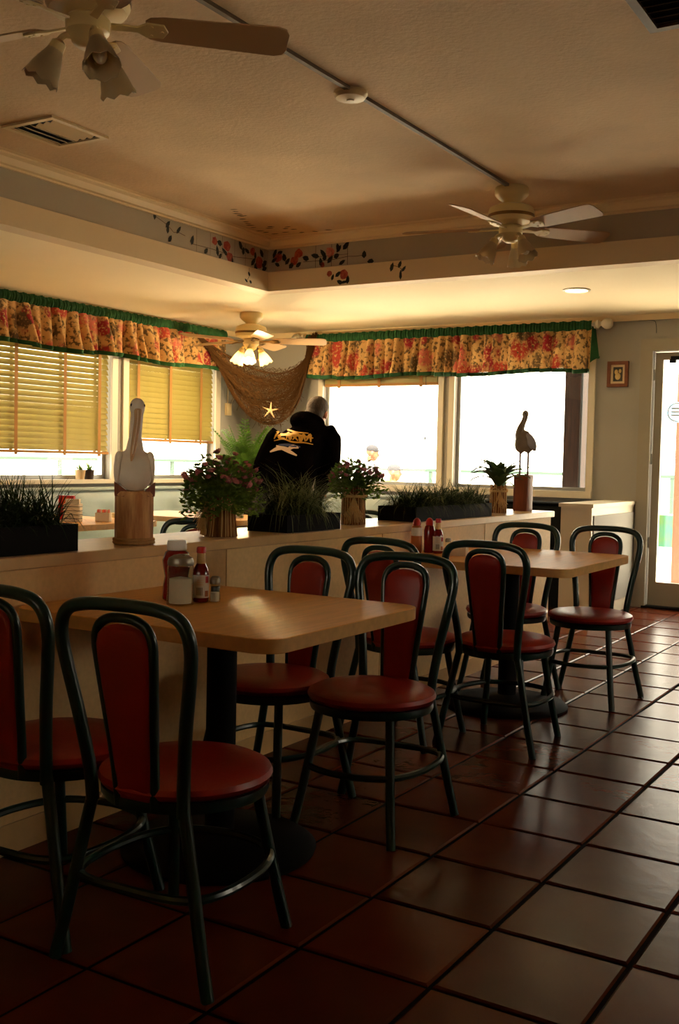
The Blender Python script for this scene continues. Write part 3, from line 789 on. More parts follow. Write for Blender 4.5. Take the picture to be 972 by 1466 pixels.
# thermostat, picture
th = thing('thermostat', 'small ivory thermostat box with a cable above it on the left wall', 'thermostat', (XL, 8.525, 1.665))
MB().box(0, .03, -.035, .035, -.06, .06).build('housing', 'plastic', th)
MB().box(.03, .034, -.022, .022, -.04, .03).build('cover', 'plastic', th)
MB().tube([(.006, 0, .06), (.006, 0, .42)], .004, 6).build('cable', 'plastic', th)
pf = thing('framed_picture', 'small brown framed shell picture between the back window and the door', 'picture', (-2.677, YB, 1.956))
w, h = .178, .216
fr = MB()
for x0, x1, z0, z1 in ((-w / 2, w / 2, -h / 2, -h / 2 + .028), (-w / 2, w / 2, h / 2 - .028, h / 2), (-w / 2, -w / 2 + .028, -h / 2 + .028, h / 2 - .028), (w / 2 - .028, w / 2, -h / 2 + .028, h / 2 - .028)): fr.box(x0, x1, -.03, 0, z0, z1)
fr.build('frame', 'frame_w', pf)
MB().box(-w / 2 + .028, w / 2 - .028, -.014, -.002, -h / 2 + .028, h / 2 - .028).build('mount', 'mount', pf)
MB().box(-.04, .04, -.016, -.0141, -.06, .06).build('picture_ground', 'picdark', pf)
sh = MB(); 
for cx, cz, rx, rz in ((.0, -.018, .024, .03), (-.014, .018, .016, .022), (.018, .026, .012, .018)): sh.ell((cx, -.017, cz), (rx, .006, rz), 14, 8)
sh.build('shell_motif', 'shell', pf)

# fishing net swag in the corner
def net():
    mb = MB()
    rnd = random.Random(4)
    def pt(u, v, lay):
        # u along the swag between its two fixings, v from the short inner edge to the long hanging edge
        P0 = Vector((-6.40 + .02 * lay, 7.86 + .30 * v, 2.33 - .12 * v)); P3 = Vector((-5.62 - .10 * v, 8.79, 2.42 - .05 * v))
        sag = .44 + .42 * v + .03 * lay
        mid = Vector((-6.10 + .05 * v, 8.74 - .06 * v, (P0.z + P3.z) / 2 - sag * 1.28))
        a_ = Vector((mid.x - .10, mid.y - .30, mid.z + .18)); b_ = Vector((mid.x + .34, mid.y + .05, mid.z + .06))
        w_ = 1 - u
        p = P0 * w_ ** 3 + a_ * 3 * u * w_ * w_ + b_ * 3 * u * u * w_ + P3 * u ** 3
        gather = 1 - .55 * (abs(2 * u - 1) ** 2)
        fold = .045 * math.sin(v * 15 + lay * 1.7 + u * 3) * gather
        p = p + Vector((.5 * fold, -.8 * abs(fold) - .015 * lay, .35 * fold))
        p.x = max(p.x, XL + .012); p.y = min(p.y, YB - .012)
        return p
    rows, cols = 30, 44
    for lay in range(4):
        off = rnd.uniform(0, .05)
        G = [[pt(i / cols, min(1, max(0, (j + rnd.uniform(-.3, .3)) / rows)), lay) + Vector((rnd.uniform(-.009, .009), rnd.uniform(-.012, 0), rnd.uniform(-.012, .012))) for j in range(rows + 1)] for i in range(cols + 1)]
        for i in range(cols):
            for j in range(rows):
                for b_ in (G[i + 1][j + 1], G[i + 1][j - 1] if j else None):
                    if b_ is None or rnd.random() < .26: continue
                    mb.tube([G[i][j], b_], .0026, 3, caps=False)
    for v in (0, .25, .5, .78, 1):
        mb.tube([pt(i / 50, v, 1) for i in range(51)], .009, 6)
    for k in range(26):   # loose frayed ends along the hanging edge
        u = rnd.uniform(.15, .85); p = pt(u, 1, rnd.choice((0, 1, 2)))
        mb.tube(catmull([p, p + Vector((rnd.uniform(-.02, .02), -.01, -.03)), p + Vector((rnd.uniform(-.05, .05), -.012, -rnd.uniform(.04, .09)))], 3), .002, 3)
    o_ = mb.build('fishing_net', 'net', None, None, 60)
    return tag(o_, 'brown fishing net draped as a swag across the window corner', 'fishing net')
net()
sf_ = MB(); sf_.m = Matrix.Translation((-5.80, 8.24, 1.635)) @ Matrix.Rotation(R(31), 4, 'Z') @ Matrix.Rotation(R(8), 4, 'Y') @ Matrix.Scale(.68, 4)
for k in range(5):
    a = R(92 + 72 * k); d = Vector((math.cos(a), 0, math.sin(a)))
    sf_.tube([d * 0, d * .05, d * .12], [.019, .013, .005], 8)
sf_.ell((0, 0, 0), (.025, .016, .025), 12, 8)
tag(link('starfish', remesh(sf_, .004, 1, 'starfish'), 'star'), 'cream starfish caught at the bottom of the fishing net', 'starfish')

# ------------------------------------------------------------------ chairs
def make_chair(label, loc, rz):
    t = thing('bistro_chair', label, 'chair', loc, rz, 'green framed red vinyl bistro chairs')
    MB().lathe([(.0, .404), (.185, .404), (.203, .412), (.210, .424), (.205, .436), (.185, .446), (.12, .452), (0, .454)], 40).build('seat', 'red', t)
    MB().lathe([(.175, .378), (.198, .38), (.202, .39), (.202, .405), (.175, .406)], 40).build('seat_ring', 'green', t)
    yb = lambda z: -.188 - .065 * max(0, z - .42) / .43
    half = [(.128, .385), (.132, .46), (.148, .58), (.168, .69), (.178, .76), (.172, .806), (.148, .836), (.10, .849), (.04, .853)]
    full = [(-x, z) for x, z in half] + [(x, z) for x, z in reversed(half)]
    MB().tube(catmull([(x, yb(z), z) for x, z in full], 5), .0155, 12).build('outer_hoop', 'green', t)
    hi = [(.050, .385), (.055, .48), (.065, .60), (.076, .72), (.078, .772), (.066, .804), (.04, .82), (.015, .8245)]
    fi = [(-x, z) for x, z in hi] + [(x, z) for x, z in reversed(hi)]
    MB().tube(catmull([(x, yb(z), z) for x, z in fi], 5), .0115, 10).build('inner_hoop', 'green', t)
    rr = []
    zs = [.40, .404, .42, .48, .56, .64, .72, .762, .785, .80, .808, .811]
    ws = [.040, .043, .046, .052, .058, .065, .072, .073, .066, .05, .03, .012]
    for z, w_ in zip(zs, ws):
        e = min(1, (z - .398) / .01, (.814 - z) / .012); th_ = .017 * max(.35, e)
        rr.append([(x, yb(z) + y, z) for x, y in rrect(2 * w_, 2 * th_, min(w_ * .9, th_ * .8), 3)])
    MB().rings(rr).build('back_panel', 'red', t)
    for s in (-1, 1):
        MB().tube(catmull([(s * .128, -.186, .40), (s * .150, -.192, .30), (s * .188, -.204, .12), (s * .216, -.212, 0.0)], 4), .0148, 10).build('leg', 'green', t)
        MB().tube(catmull([(s * .124, .120, .39), (s * .134, .136, .30), (s * .157, .172, .12), (s * .175, .198, 0.0)], 4), .0148, 10).build('leg', 'green', t)
    z = .205
    ring = [(0, .205), (.145, .155), (.20, 0), (.168, -.185), (0, -.215), (-.168, -.185), (-.20, 0), (-.145, .155)]
    MB().tube(catmull([(x, y, z) for x, y in ring], 6, True), .0105, 8, True).build('foot_ring', 'green', t)
    return t
chairs = [((-2.035, 1.97), 3, 'bistro chair nearest the camera at the left frame edge, partly cut off'),
          ((-1.615, 1.97), 4, 'bistro chair in front of the nearer table, its whole red back towards us'),
          ((-2.06, 2.95), 180, 'bistro chair behind the nearer table, close to the half wall'),
          ((-1.67, 2.975), 183, 'bistro chair beside the nearer table corner, its full seat in the open'),
          ((-2.09, 4.03), -3, 'bistro chair by the half wall on the near side of the farther table'),
          ((-1.71, 4.20), 0, 'bistro chair with its back to us on the near side of the farther table'),
          ((-2.08, 5.11), 180, 'bistro chair behind the farther table, close to the half wall'),
          ((-1.66, 5.185), 182, 'bistro chair nearest the glass door, standing clear on the tiles')]
ch0 = None
for (xy, a, lab) in chairs:
    if ch0 is None: ch0 = make_chair(lab, (*xy, 0), R(a))
    else: dup(ch0, (*xy, 0), R(a), lab)
dup(ch0, (-3.36, 4.02, 0), R(200), 'bistro chair beyond the half wall, glimpsed behind the straw-wrapped flower bundle')
dup(ch0, (-3.42, 5.62, 0), R(170), 'bistro chair beyond the half wall, glimpsed behind the grass trough with tall arching blades')

# ------------------------------------------------------------------ tables
def make_table(label, x0, x1, y0, y1, group='maple laminate dining tables', base='cross', rad=.07):
    cx, cy = (x0 + x1) / 2, (y0 + y1) / 2
    t = thing('dining_table', label, 'table', (cx, cy, 0), 0, group)
    p = rrect(x1 - x0, y1 - y0, rad, 6)
    MB().prism(p, .697, .735, .002).build('tabletop', 'table', t)
    mb = MB(); n = len(p)
    p2 = [(x * (1 + .0015), y * (1 + .0015)) for x, y in p]
    mb.rings([[(x, y, z) for x, y in p2] for z in (.699, .733)], caps=False); mb.build('edge_band', 'tableedge', t)
    MB().lathe([(.29, 0), (.295, .012), (.27, .03), (.12, .045), (.06, .06)], 36).build('base_plate', 'black', t)
    MB().lathe([(.045, .05), (.045, .68)], 20).build('column', 'black', t)
    mt = MB().box(-.25, .25, -.03, .03, .672, .697); mt.box(-.03, .03, -.25, .25, .672, .697); mt.build('mounting_plate', 'black', t)
    return t
make_table('maple table nearest the camera against the half wall', -2.395, -1.463, 2.108, 2.92)
make_table('maple table farther along the half wall, towards the door', -2.395, -1.49, 4.33, 5.285)
make_table('maple booth table seen behind the grass trough at the left', -6.05, -4.83, 4.55, 5.58, 'maple laminate booth tables')
make_table('maple booth table with a clear cup, between the half wall and the man', -5.75, -4.5, 6.02, 6.72, 'maple laminate booth tables')

# ------------------------------------------------------------------ table-top items
def bottle(name, label, cat, loc, prof, m, parts, group=None, rz=0):
    t = thing(name, label, cat, loc, rz, group)
    MB().lathe(prof, 24).build('body', m, t)
    for pn, pp, pm in parts: MB().lathe(pp, 24).build(pn, pm, t)
    return t
ZT = .735
k = bottle('ketchup_bottle', 'red squeeze ketchup bottle with a white cap behind the sugar jar', 'bottle', (-2.122, 2.528, ZT),
       [(0, 0), (.036, 0), (.043, .006), (.041, .05), (.036, .075), (.041, .10), (.044, .125), (.036, .15), (.024, .158), (0, .159)], 'ketchup',
       [('cap', [(.026, .155), (.031, .158), (.03, .178), (.028, .186), (0, .187)], 'whitecap')])
sg = bottle('sugar_dispenser', 'clear ribbed glass sugar jar with a metal dome lid beside the hot sauce', 'sugar dispenser', (-2.045, 2.455, ZT),
       [(0, .006), (.033, .006), (.0345, .012), (.0335, .080), (0, .086)], 'sugar', [])
sg.children[0].name = 'sugar'
gl = MB(); seg = 40
prof = [(.037, 0), (.041, .004), (.0395, .015), (.038, .05), (.0385, .112), (.037, .122)]
gl.rings([[((r_ + (.0009 * math.cos(20 * 2 * PI * j / seg) if .01 < z_ < .115 else 0)) * math.cos(2 * PI * j / seg), (r_ + (.0009 * math.cos(20 * 2 * PI * j / seg) if .01 < z_ < .115 else 0)) * math.sin(2 * PI * j / seg), z_) for j in range(seg)] for r_, z_ in prof], caps=False)
gl.build('glass_jar', 'clear', sg)
MB().lathe([(.0385, .12), (.0395, .122), (.0395, .132), (.036, .142), (.022, .150), (.008, .153), (0, .153)], 28).build('lid', 'chrome', sg)
MB().box(.004, .02, -.006, .006, .148, .154).build('pour_flap', 'chrome', sg)
def sauce(label, loc, rz):
    h = bottle('hot_sauce_bottle', label, 'bottle', loc, [(0, 0), (.022, 0), (.025, .004), (.025, .085), (.021, .105), (.013, .12), (.0115, .145), (0, .146)], 'sauce',
           [('neck_band', [(.0138, .118), (.0142, .12), (.0126, .15), (.012, .151)], 'neckband'), ('cap', [(.0125, .15), (.0145, .152), (.0145, .166), (.012, .17), (0, .1705)], 'redcap')], None, rz)
    lb = MB(); seg = 30
    lb.rings([[(.0256 * math.cos(R(-150 + 300 * j / seg)), .0256 * math.sin(R(-150 + 300 * j / seg)), z) for j in range(seg + 1)] for z in (.014, .084)], caps=False)
    lb.f = [f for f in lb.f if abs((f[0] % (seg + 1)) - (f[1] % (seg + 1))) <= 1]
    lo = lb.build('label', 'label', h)
    def patch(a0, a1, z0, z1, m, n):
        p = MB(); s_ = 6
        p.rings([[(.0259 * math.cos(R(a0 + (a1 - a0) * j / s_)), .0259 * math.sin(R(a0 + (a1 - a0) * j / s_)), z) for j in range(s_ + 1)] for z in (z0, z1)], caps=False)
        p.f = [f for f in p.f if abs((f[0] % (s_ + 1)) - (f[1] % (s_ + 1))) <= 1]
        p.build(n, m, lo)
    for q in range(7): patch(-28 + q * 6, -28 + q * 6 + (2.5 if q % 2 else 3.6), .022, .046, 'print_black', 'barcode_bar')
    patch(34, 62, .06, .08, 'print_red', 'red_flash'); patch(30, 60, .018, .036, 'mustard', 'label_mark')
    for q in range(4): patch(-26, 20, .054 + q * .007, .0565 + q * .007, 'pwhite', 'text_line')
    return h
sauce('red-capped hot sauce bottle with white label on the nearer table', (-2.045, 2.552, ZT), R(-52))
def shaker(label, loc, fill, gap=None):
    s_ = thing('salt_shaker', label, 'shaker', loc, .3, gap)
    MB().lathe([(0, .002), (.013, .002), (.0135, .03 if fill == 'sugar' else .042), (0, .032 if fill == 'sugar' else .043)], 16).build('filling', fill, s_)
    MB().lathe([(.016, 0), (.0175, .003), (.015, .03), (.0145, .055), (.012, .058)], 10, caps=False).build('glass_body', 'clear', s_)
    MB().lathe([(.0145, .055), (.0155, .058), (.0155, .068), (.011, .074), (0, .0755)], 18).build('lid', 'chrome', s_)
shaker('small glass salt shaker beside the hot sauce on the nearer table', (-2.008, 2.575, ZT), 'sugar')
shaker('small glass pepper shaker half hidden between the hot sauce and the salt', (-2.035, 2.612, ZT), 'pepper')

def squeeze(label, loc, mbody, mcap, front=None):
    b_ = bottle('squeeze_bottle', label, 'bottle', loc, [(0, 0), (.024, 0), (.027, .005), (.027, .11), (.022, .13), (.013, .138), (0, .139)], mbody,
           [('cap', [(.017, .134), (.020, .137), (.018, .158), (.008, .17), (0, .172)], mcap)])
    if front:
        p = MB(); p.rings([[(.0274 * math.cos(R(a_)), .0274 * math.sin(R(a_)), z) for a_ in range(-140, 41, 15)] for z in (.085, .125)], caps=False)
        n_ = 13; p.f = [f for f in p.f if abs((f[0] % n_) - (f[1] % n_)) <= 1]; p.build('label', front, b_)
squeeze('amber sauce bottle with white-topped label and red cap, leftmost on the farther table', (-2.352, 4.60, ZT), 'mustard', 'redcap', 'label')
squeeze('all red ketchup squeeze bottle standing on the farther table', (-2.315, 4.665, ZT), 'ketchup', 'redcap')
sauce('red-capped hot sauce bottle with white label on the farther table', (-2.262, 4.655, ZT), R(-60))
shaker('small glass salt shaker beside the sugar packets on the farther table', (-2.228, 4.70, ZT), 'sugar')
cy = thing('sugar_caddy', 'white box of sugar packets on the farther table', 'caddy', (-2.135, 4.62, ZT), R(12))
cb = MB()
for x0, x1, y0, y1 in ((-.042, .042, -.03, -.027), (-.042, .042, .027, .03), (-.042, -.039, -.027, .027), (.039, .042, -.027, .027)): cb.box(x0, x1, y0, y1, 0, .05)
cb.box(-.042, .042, -.03, .03, 0, .003); cb.build('box', 'paperwhite', cy)
for q in range(10):
    p = MB(); p.m = Matrix.Translation((-.034 + q * .0075, 0, .005)) @ Matrix.Rotation(R(random.uniform(-6, 8)), 4, 'Y'); p.box(-.0018, .0018, -.023, .023, 0, .055 + random.uniform(0, .012)); p.build('sugar_packet', random.choice(['pink', 'paperwhite', 'orange', 'paperwhite']), cy)

# booth table items
mh = thing('menu_holder', 'red menu folder standing on the booth table at the left', 'menu', (-5.30, 5.16, ZT), R(20))
MB().box(-.055, .055, -.012, .012, 0, .165).build('folder', 'redcap', mh); MB().box(-.02, .03, -.0135, -.012, .09, .15).build('folder_label', 'orange', mh)
nd = thing('napkin_dispenser', 'white napkin dispenser in front of the red menu folder', 'dispenser', (-5.13, 5.05, ZT), R(30))
MB().prism(rrect(.11, .09, .015), 0, .12, .004).build('housing', 'paperwhite', nd)
for q in range(4): MB().prism(rrect(.112, .092, .016), .02 + q * .026, .024 + q * .026, .001).build('band', 'wire', nd)
MB().box(-.045, .045, -.02, .02, .12, .15).build('napkins', 'paperwhite', nd)
c2 = thing('sugar_caddy', 'low white sugar caddy beside the napkin dispenser on the booth table', 'caddy', (-5.02, 5.22, ZT), R(30))
MB().prism(rrect(.10, .07, .01), 0, .06, .003).build('box', 'paperwhite', c2)
for q in range(7): 
    p = MB(); p.box(-.038 + q * .012, -.035 + q * .012, -.025, .025, .055, .08); p.build('sugar_packet', ['orange', 'pink', 'paperwhite'][q % 3], c2)
cu = thing('clear_cup', 'clear plastic cup on the booth table behind the straw flower bundle', 'cup', (-4.68, 6.28, ZT), 0)
MB().lathe([(.026, 0), (.030, .001), (.036, .10), (.037, .105), (.0355, .105), (.029, .004), (.0, .004)], 24, caps=False).build('cup_wall', 'clear', cu)
MB().lathe([(0, .005), (.028, .005), (.033, .07), (0, .071)], 20).build('iced_water', 'whitecap', cu)

# ------------------------------------------------------------------ banquettes
def banquette(label, loc, rz, L, deep=.55, sh=.45, bh=.905, n=4, vinyl='teal'):
    t = thing('banquette', label, 'banquette', loc, rz)   # local: x along, back at y=0, seat towards -y
    MB().box(.01, L - .01, -deep + .04, -.005, 0, .34).build('plinth', 'black', t)
    w_ = L / n
    for k in range(n):
        sb = MB(); sb.prism(rrect(w_ - .008, deep - .10, .03, 4, (k + .5) * w_, -(deep) / 2 - .05), .34, sh, .02); sb.build('seat_cushion', vinyl, t)
        nx, nz = 16, 12; v = []; f = []
        hole = [((k + .5) * w_, .66)]
        for j in range(nz + 1):
            for i in range(nx + 1):
                x = k * w_ + .004 + (w_ - .008) * i / nx; z = sh + .01 + (bh - .02 - sh - .01) * j / nz
                e = min(i, nx - i, 2) / 2 * min(j, nz - j, 2) / 2
                d = .02 * e + .015
                for hx, hz in hole: d -= .03 * math.exp(-((x - hx) ** 2 + (z - hz) ** 2) / .006)
                v.append((x, -.075 - d - .05 * (bh - z) / (bh - sh), z))
        for j in range(nz):
            for i in range(nx): a_ = j * (nx + 1) + i; f.append((a_, a_ + 1, a_ + nx + 2, a_ + nx + 1))
        bkm = MB().add(v, f); bkm.build('back_cushion', vinyl, t, angle=60)
        bt = MB(); bt.ell((hole[0][0], -.115, hole[0][1]), (.018, .012, .018), 12, 8); bt.build('tuft_button', 'black', t)
    MB().box(0, L, -.09, 0, .34, bh - .03).build('back_frame', 'black', t)
    tr = MB(); tr.prism([(0, -.125), (L, -.125), (L, 0), (0, 0)], bh - .03, bh, .01); tr.build('top_rail', vinyl, t)
    return t
banquette('grey teal vinyl banquette under the left windows', (XL + .006, 4.55, 0), R(90), 3.45, n=4)
banquette('grey teal vinyl banquette under the back windows', (-5.75, YB - .045, 0), 0, 1.95, bh=.86, n=2)
banquette('black vinyl banquette section beside the cream partition', (-3.79, YB - .045, 0), 0, 1.03, bh=.86, n=1, vinyl='blackvinyl')

# ------------------------------------------------------------------ plants and statues on the ledge
ZLg = .876
def blade(mb, base, az, lean, L, w_, droop, segs=4):
    d = Vector((math.cos(az), math.sin(az), 0)); pts = []; p = Vector(base); ang = lean
    for i in range(segs + 1):
        pts.append(p.copy()); ang += droop / segs
        p = p + (d * math.sin(ang) + Vector((0, 0, math.cos(ang)))) * L / segs
        p.z = max(p.z, .004)
    side = Vector((-d.y, d.x, 0))
    mb.strip(pts, [w_ * q for q in ([1, .95, .8, .55, .12][:segs + 1] if segs == 4 else [1 - .9 * i / segs for i in range(segs + 1)])], side)
def grass(parent, x0, x1, y0, y1, n, hmin, hmax, m, droop=(.6, 1.8), z=.07, w_=.004, seed=1, name='grass'):
    rnd = random.Random(seed); mb = MB()
    for _ in range(n):
        blade(mb, (rnd.uniform(x0, x1), rnd.uniform(y0, y1), z), rnd.uniform(0, 2 * PI), rnd.uniform(0, .35), rnd.uniform(hmin, hmax), w_ * rnd.uniform(.7, 1.2), rnd.uniform(*droop))
    return mb.build(name, m, parent, 'stuff', 0)
def trough(label, loc, lx, ly, h):
    t = thing('planter_trough', label, 'planter', loc)
    mb = MB(); w_ = .008; X, Y = lx / 2, ly / 2
    mb.box(-X, X, -Y, Y, 0, .008)
    for a_ in ((-X, X, -Y, -Y + w_), (-X, X, Y - w_, Y), (-X, -X + w_, -Y + w_, Y - w_), (X - w_, X, -Y + w_, Y - w_)): mb.box(*a_, .008, h)
    mb.build('trough', 'planter', t)
    MB().box(-X + w_, X - w_, -Y + w_, Y - w_, h - .03, h - .015).build('soil', 'soil', t)
    return t
t = trough('long black trough of dense dark grass at the left end of the ledge', (-2.575, 1.98, ZLg), .28, .88, .085)
grass(t, -.11, .11, -.42, .40, 3000, .12, .22, 'grass', (.3, 2.3), .06, .0052, 11)
grass(t, -.11, .11, -.40, .33, 60, .18, .25, 'grass', (.2, .9), .06, .003, 12)
t = trough('short black trough of grass with tall arching blades, middle of the ledge', (-2.525, 3.79, ZLg), .20, .42, .072)
grass(t, -.07, .07, -.15, .15, 600, .14, .25, 'grass', (.7, 2.4), .05, .0042, 13)
grass(t, -.06, .06, -.12, .12, 620, .18, .36, 'grass2', (1.0, 2.5), .05, .0038, 14)
grass(t, -.05, .05, -.05, .05, 16, .42, .58, 'grass2', (2.2, 3.4), .05, .004, 15)
t = trough('long black trough of spiky grass clumps towards the far end of the ledge', (-2.54, 5.22, ZLg), .22, .96, .075)
for k, y in enumerate((-.30, 0.02, .32)):
    grass(t, -.07, .07, y - .13, y + .13, 620, .12, .22, 'grass', (.8, 2.6), .05, .005, 21 + k, 'grass_clump')
    grass(t, -.07, .07, y - .13, y + .13, 160, .14, .26, 'grass2', (1.2, 2.8), .05, .004, 31 + k, 'grass_clump')

def straw_pot(t, r, h, flare=0.0, n=70, seed=3):
    rnd = random.Random(seed)
    MB().lathe([(0, 0), (r * .9, 0), (r * .93, h * .5), (r * .88, h), (0, h)], 20).build('pot', 'straw', t)
    mb = MB(); mb2 = MB()
    for k in range(n):
        a_ = 2 * PI * k / n + rnd.uniform(-.05, .05)
        rr = r * rnd.uniform(.95, 1.03)
        pts = [(rr * (1 + flare * .25) * math.cos(a_), rr * (1 + flare * .25) * math.sin(a_), .001), (rr * .96 * math.cos(a_ + .03), rr * .96 * math.sin(a_ + .03), h * .45), (rr * .9 * math.cos(a_), rr * .9 * math.sin(a_), h * rnd.uniform(.9, 1.08))]
        (mb if k % 3 else mb2).tube(catmull(pts, 2), rnd.uniform(.0016, .0032), 5)
    mb.build('straw_wrap', 'straw', t, 'stuff'); mb2.build('pale_straws', 'raffia', t, 'stuff')
def raffia(t, r, z, front, n=26, L=.10, seed=5):
    rnd = random.Random(seed)
    mb = MB()
    for k in range(3): mb.tube([((r + .003) * math.cos(2 * PI * j / 28), (r + .003) * math.sin(2 * PI * j / 28), z + (k - 1) * .004) for j in range(28)], .0028, 5, True)
    mb.build('raffia_band', 'raffia', t)
    mb = MB(); f0 = Vector((math.cos(front), math.sin(front), 0)); sd_ = Vector((-f0.y, f0.x, 0))
    for k in range(n):
        s_ = rnd.uniform(-1, 1)
        p0 = f0 * (r + .008) + Vector((0, 0, z)); p1 = f0 * (r + .016) + sd_ * s_ * .025 + Vector((0, 0, z - L * .45)); p2 = f0 * (r + .012 + rnd.uniform(0, .012)) + sd_ * s_ * .05 + Vector((0, 0, max(.003 - 0, z - L * rnd.uniform(.6, 1.0))))
        mb.tube(catmull([p0, p1, p2], 3), .0019, 4)
    for s_ in (-1, 1):
        mb.tube(catmull([f0 * (r + .008) + Vector((0, 0, z)), f0 * (r + .02) + sd_ * s_ * .03 + Vector((0, 0, z + .022)), f0 * (r + .02) + sd_ * s_ * .045 + Vector((0, 0, z + .005)), f0 * (r + .01) + Vector((0, 0, z))], 5), .003, 5)
    mb.build('raffia_bow', 'raffia', t, 'stuff')
def mum(t, base_z, R0, H0, nl, nf, seed, lean=(0, 0)):
    rnd = random.Random(seed); mb = MB(); st_ = MB()
    for k in range(nl):
        a_ = rnd.uniform(0, 2 * PI); q = rnd.random() ** .5; rr = R0 * q * (1 + .22 * math.sin(3 * a_ + seed) + .12 * math.sin(7 * a_)); z = base_z + H0 * (rnd.uniform(.0, 1) * math.sqrt(max(0.05, 1 - .55 * q * q)) - .10 * q * q) + .02 * math.sin(5 * a_ + seed)
        c = Vector((rr * math.cos(a_) + lean[0] * z, rr * math.sin(a_) + lean[1] * z, z)); L = rnd.uniform(.018, .032)
        d = Vector((math.cos(a_ + rnd.uniform(-1, 1)), math.sin(a_ + rnd.uniform(-1, 1)), rnd.uniform(-.5, .8))).normalized(); s_ = d.cross(Vector((rnd.uniform(-.5, .5), rnd.uniform(-.5, .5), 1))).normalized(); up = s_.cross(d)
        W_ = L * .36
        mb.add([c, c + d * L * .35 + s_ * W_ - up * .002, c + d * L * .7 + s_ * W_ * .7 + up * .001, c + d * L, c + d * L * .7 - s_ * W_ * .7 + up * .001, c + d * L * .35 - s_ * W_ - up * .002, c + d * L * .5 + up * .004],
               [(0, 1, 6), (1, 2, 6), (2, 3, 6), (3, 4, 6), (4, 5, 6), (5, 0, 6)])
        if k % 6 == 0: st_.tube(catmull([(rnd.uniform(-.02, .02), rnd.uniform(-.02, .02), base_z - .01), (c.x * .5, c.y * .5, base_z + (z - base_z) * .55), tuple(c)], 3), .0014, 4)
    mb.build('leaves', 'leaf', t, 'stuff', 0); st_.build('stems', 'leaf', t, 'stuff')
    fm = MB(); fm.ell((0, 0, 0), (.008, .008, .005), 8, 5)
    for ring_, nn, rr_ in ((0, 11, .014), (1, 8, .010)):
        for k in range(nn):
            a_ = 2 * PI * k / nn + ring_ * .3; d = Vector((math.cos(a_), math.sin(a_), .25 + .35 * ring_)).normalized(); s_ = Vector((-d.y, d.x, 0))
            fm.add([d * .003, d * rr_ * .7 + s_ * .003, d * rr_, d * rr_ * .7 - s_ * .003], [(0, 1, 2, 3)])
    me = fm.mesh('flower', 0); me.materials.append(M['bloom'])
    for k in range(nf):
        a_ = rnd.uniform(0, 2 * PI); q = rnd.random() ** .4; rr = R0 * 1.04 * q * (1 + .22 * math.sin(3 * a_ + seed) + .12 * math.sin(7 * a_)); z = base_z + H0 * (rnd.uniform(.70, 1.15) * math.sqrt(max(.08, 1 - .6 * q * q)) - .1 * q * q)
        if rnd.random() < .35: z *= rnd.uniform(.93, 1)
        o_ = bpy.data.objects.new('flower', me); COL.objects.link(o_); o_.parent = t; o_.location = (rr * math.cos(a_) + lean[0] * z, rr * math.sin(a_) + lean[1] * z, z)
        o_.rotation_euler = (rnd.uniform(-.6, .6) - .5 * math.sin(a_) * q, rnd.uniform(-.6, .6) + .6 * math.cos(a_) * q, rnd.uniform(0, 6)); s_ = rnd.uniform(1.0, 1.7); o_.scale = (s_, s_, s_)
CAMDIR = R(-55)
t = thing('flower_bundle', 'mauve flowers in a flared brown straw bundle, tallest blooms on the ledge', 'potted plant', (-2.51, 3.25, ZLg))
straw_pot(t, .056, .15, .35, 90, 3); raffia(t, .050, .125, R(-130), 60, .125, 6); mum(t, .105, .135, .20, 1500, 60, 17, (-.04, .06))
rs = random.Random(44); mb = MB()
for k in range(80):
    a_ = R(rs.uniform(165, 265)) + R(42 - 55) ; d = Vector((math.cos(a_), math.sin(a_), 0)); L_ = rs.uniform(.07, .12)
    mb.tube(catmull([d * .045 + Vector((0, 0, .15)), d * .065 + Vector((0, 0, .15 - L_ * .45)), d * (.07 + rs.uniform(.0, .045)) + Vector((0, 0, max(.004, .15 - L_ * 1.1)))], 3), rs.uniform(.001, .0018), 4)
mb.build('raffia_skirt', 'raffia', t, 'stuff')
t = thing('flower_bundle', 'smaller mauve flower pot wrapped in straw with a raffia bow', 'potted plant', (-2.555, 4.33, ZLg))
straw_pot(t, .058, .175, 0, 80, 4); raffia(t, .062, .135, R(-58), 60, .13, 7); mum(t, .15, .12, .15, 900, 40, 19, (-.02, 0))
t = thing('potted_plant', 'pointed leaf plant in a straw wrapped pot beside the dark bird post', 'potted plant', (-2.555, 6.09, ZLg))
straw_pot(t, .052, .165, 0, 70, 8); raffia(t, .052, .135, R(-60), 26, .12, 9)
rnd = random.Random(5); lm = []
for k in range(4):
    mb = MB(); pts = []; L = .15 + .02 * k; ang = .25; p = Vector((0, 0, 0)); 
    for i in range(6): pts.append(p.copy()); ang += .18 + .05 * k; p = p + Vector((math.sin(ang), 0, math.cos(ang))) * L / 5
    v = []; f = []
    for i, p in enumerate(pts):
        w_ = [.004, .016, .022, .019, .011, .001][i]; v += [p + Vector((0, -w_, .004)), p, p + Vector((0, w_, .004))]
    for i in range(5): f += [(3 * i, 3 * i + 1, 3 * i + 4, 3 * i + 3), (3 * i + 1, 3 * i + 2, 3 * i + 5, 3 * i + 4)]
    me = MB().add(v, f).mesh('leaf', 60); me.materials.append(M['spider']); lm.append(me)
for k in range(60):
    o_ = bpy.data.objects.new('leaf', lm[k % 4]); COL.objects.link(o_); o_.parent = t; o_.location = (rnd.uniform(-.02, .02), rnd.uniform(-.02, .02), .15 + rnd.uniform(0, .06)); o_.rotation_euler = (0, rnd.uniform(-.3, .35), k * 2.4); s_ = rnd.uniform(.8, 1.2); o_.scale = (s_, s_, s_)

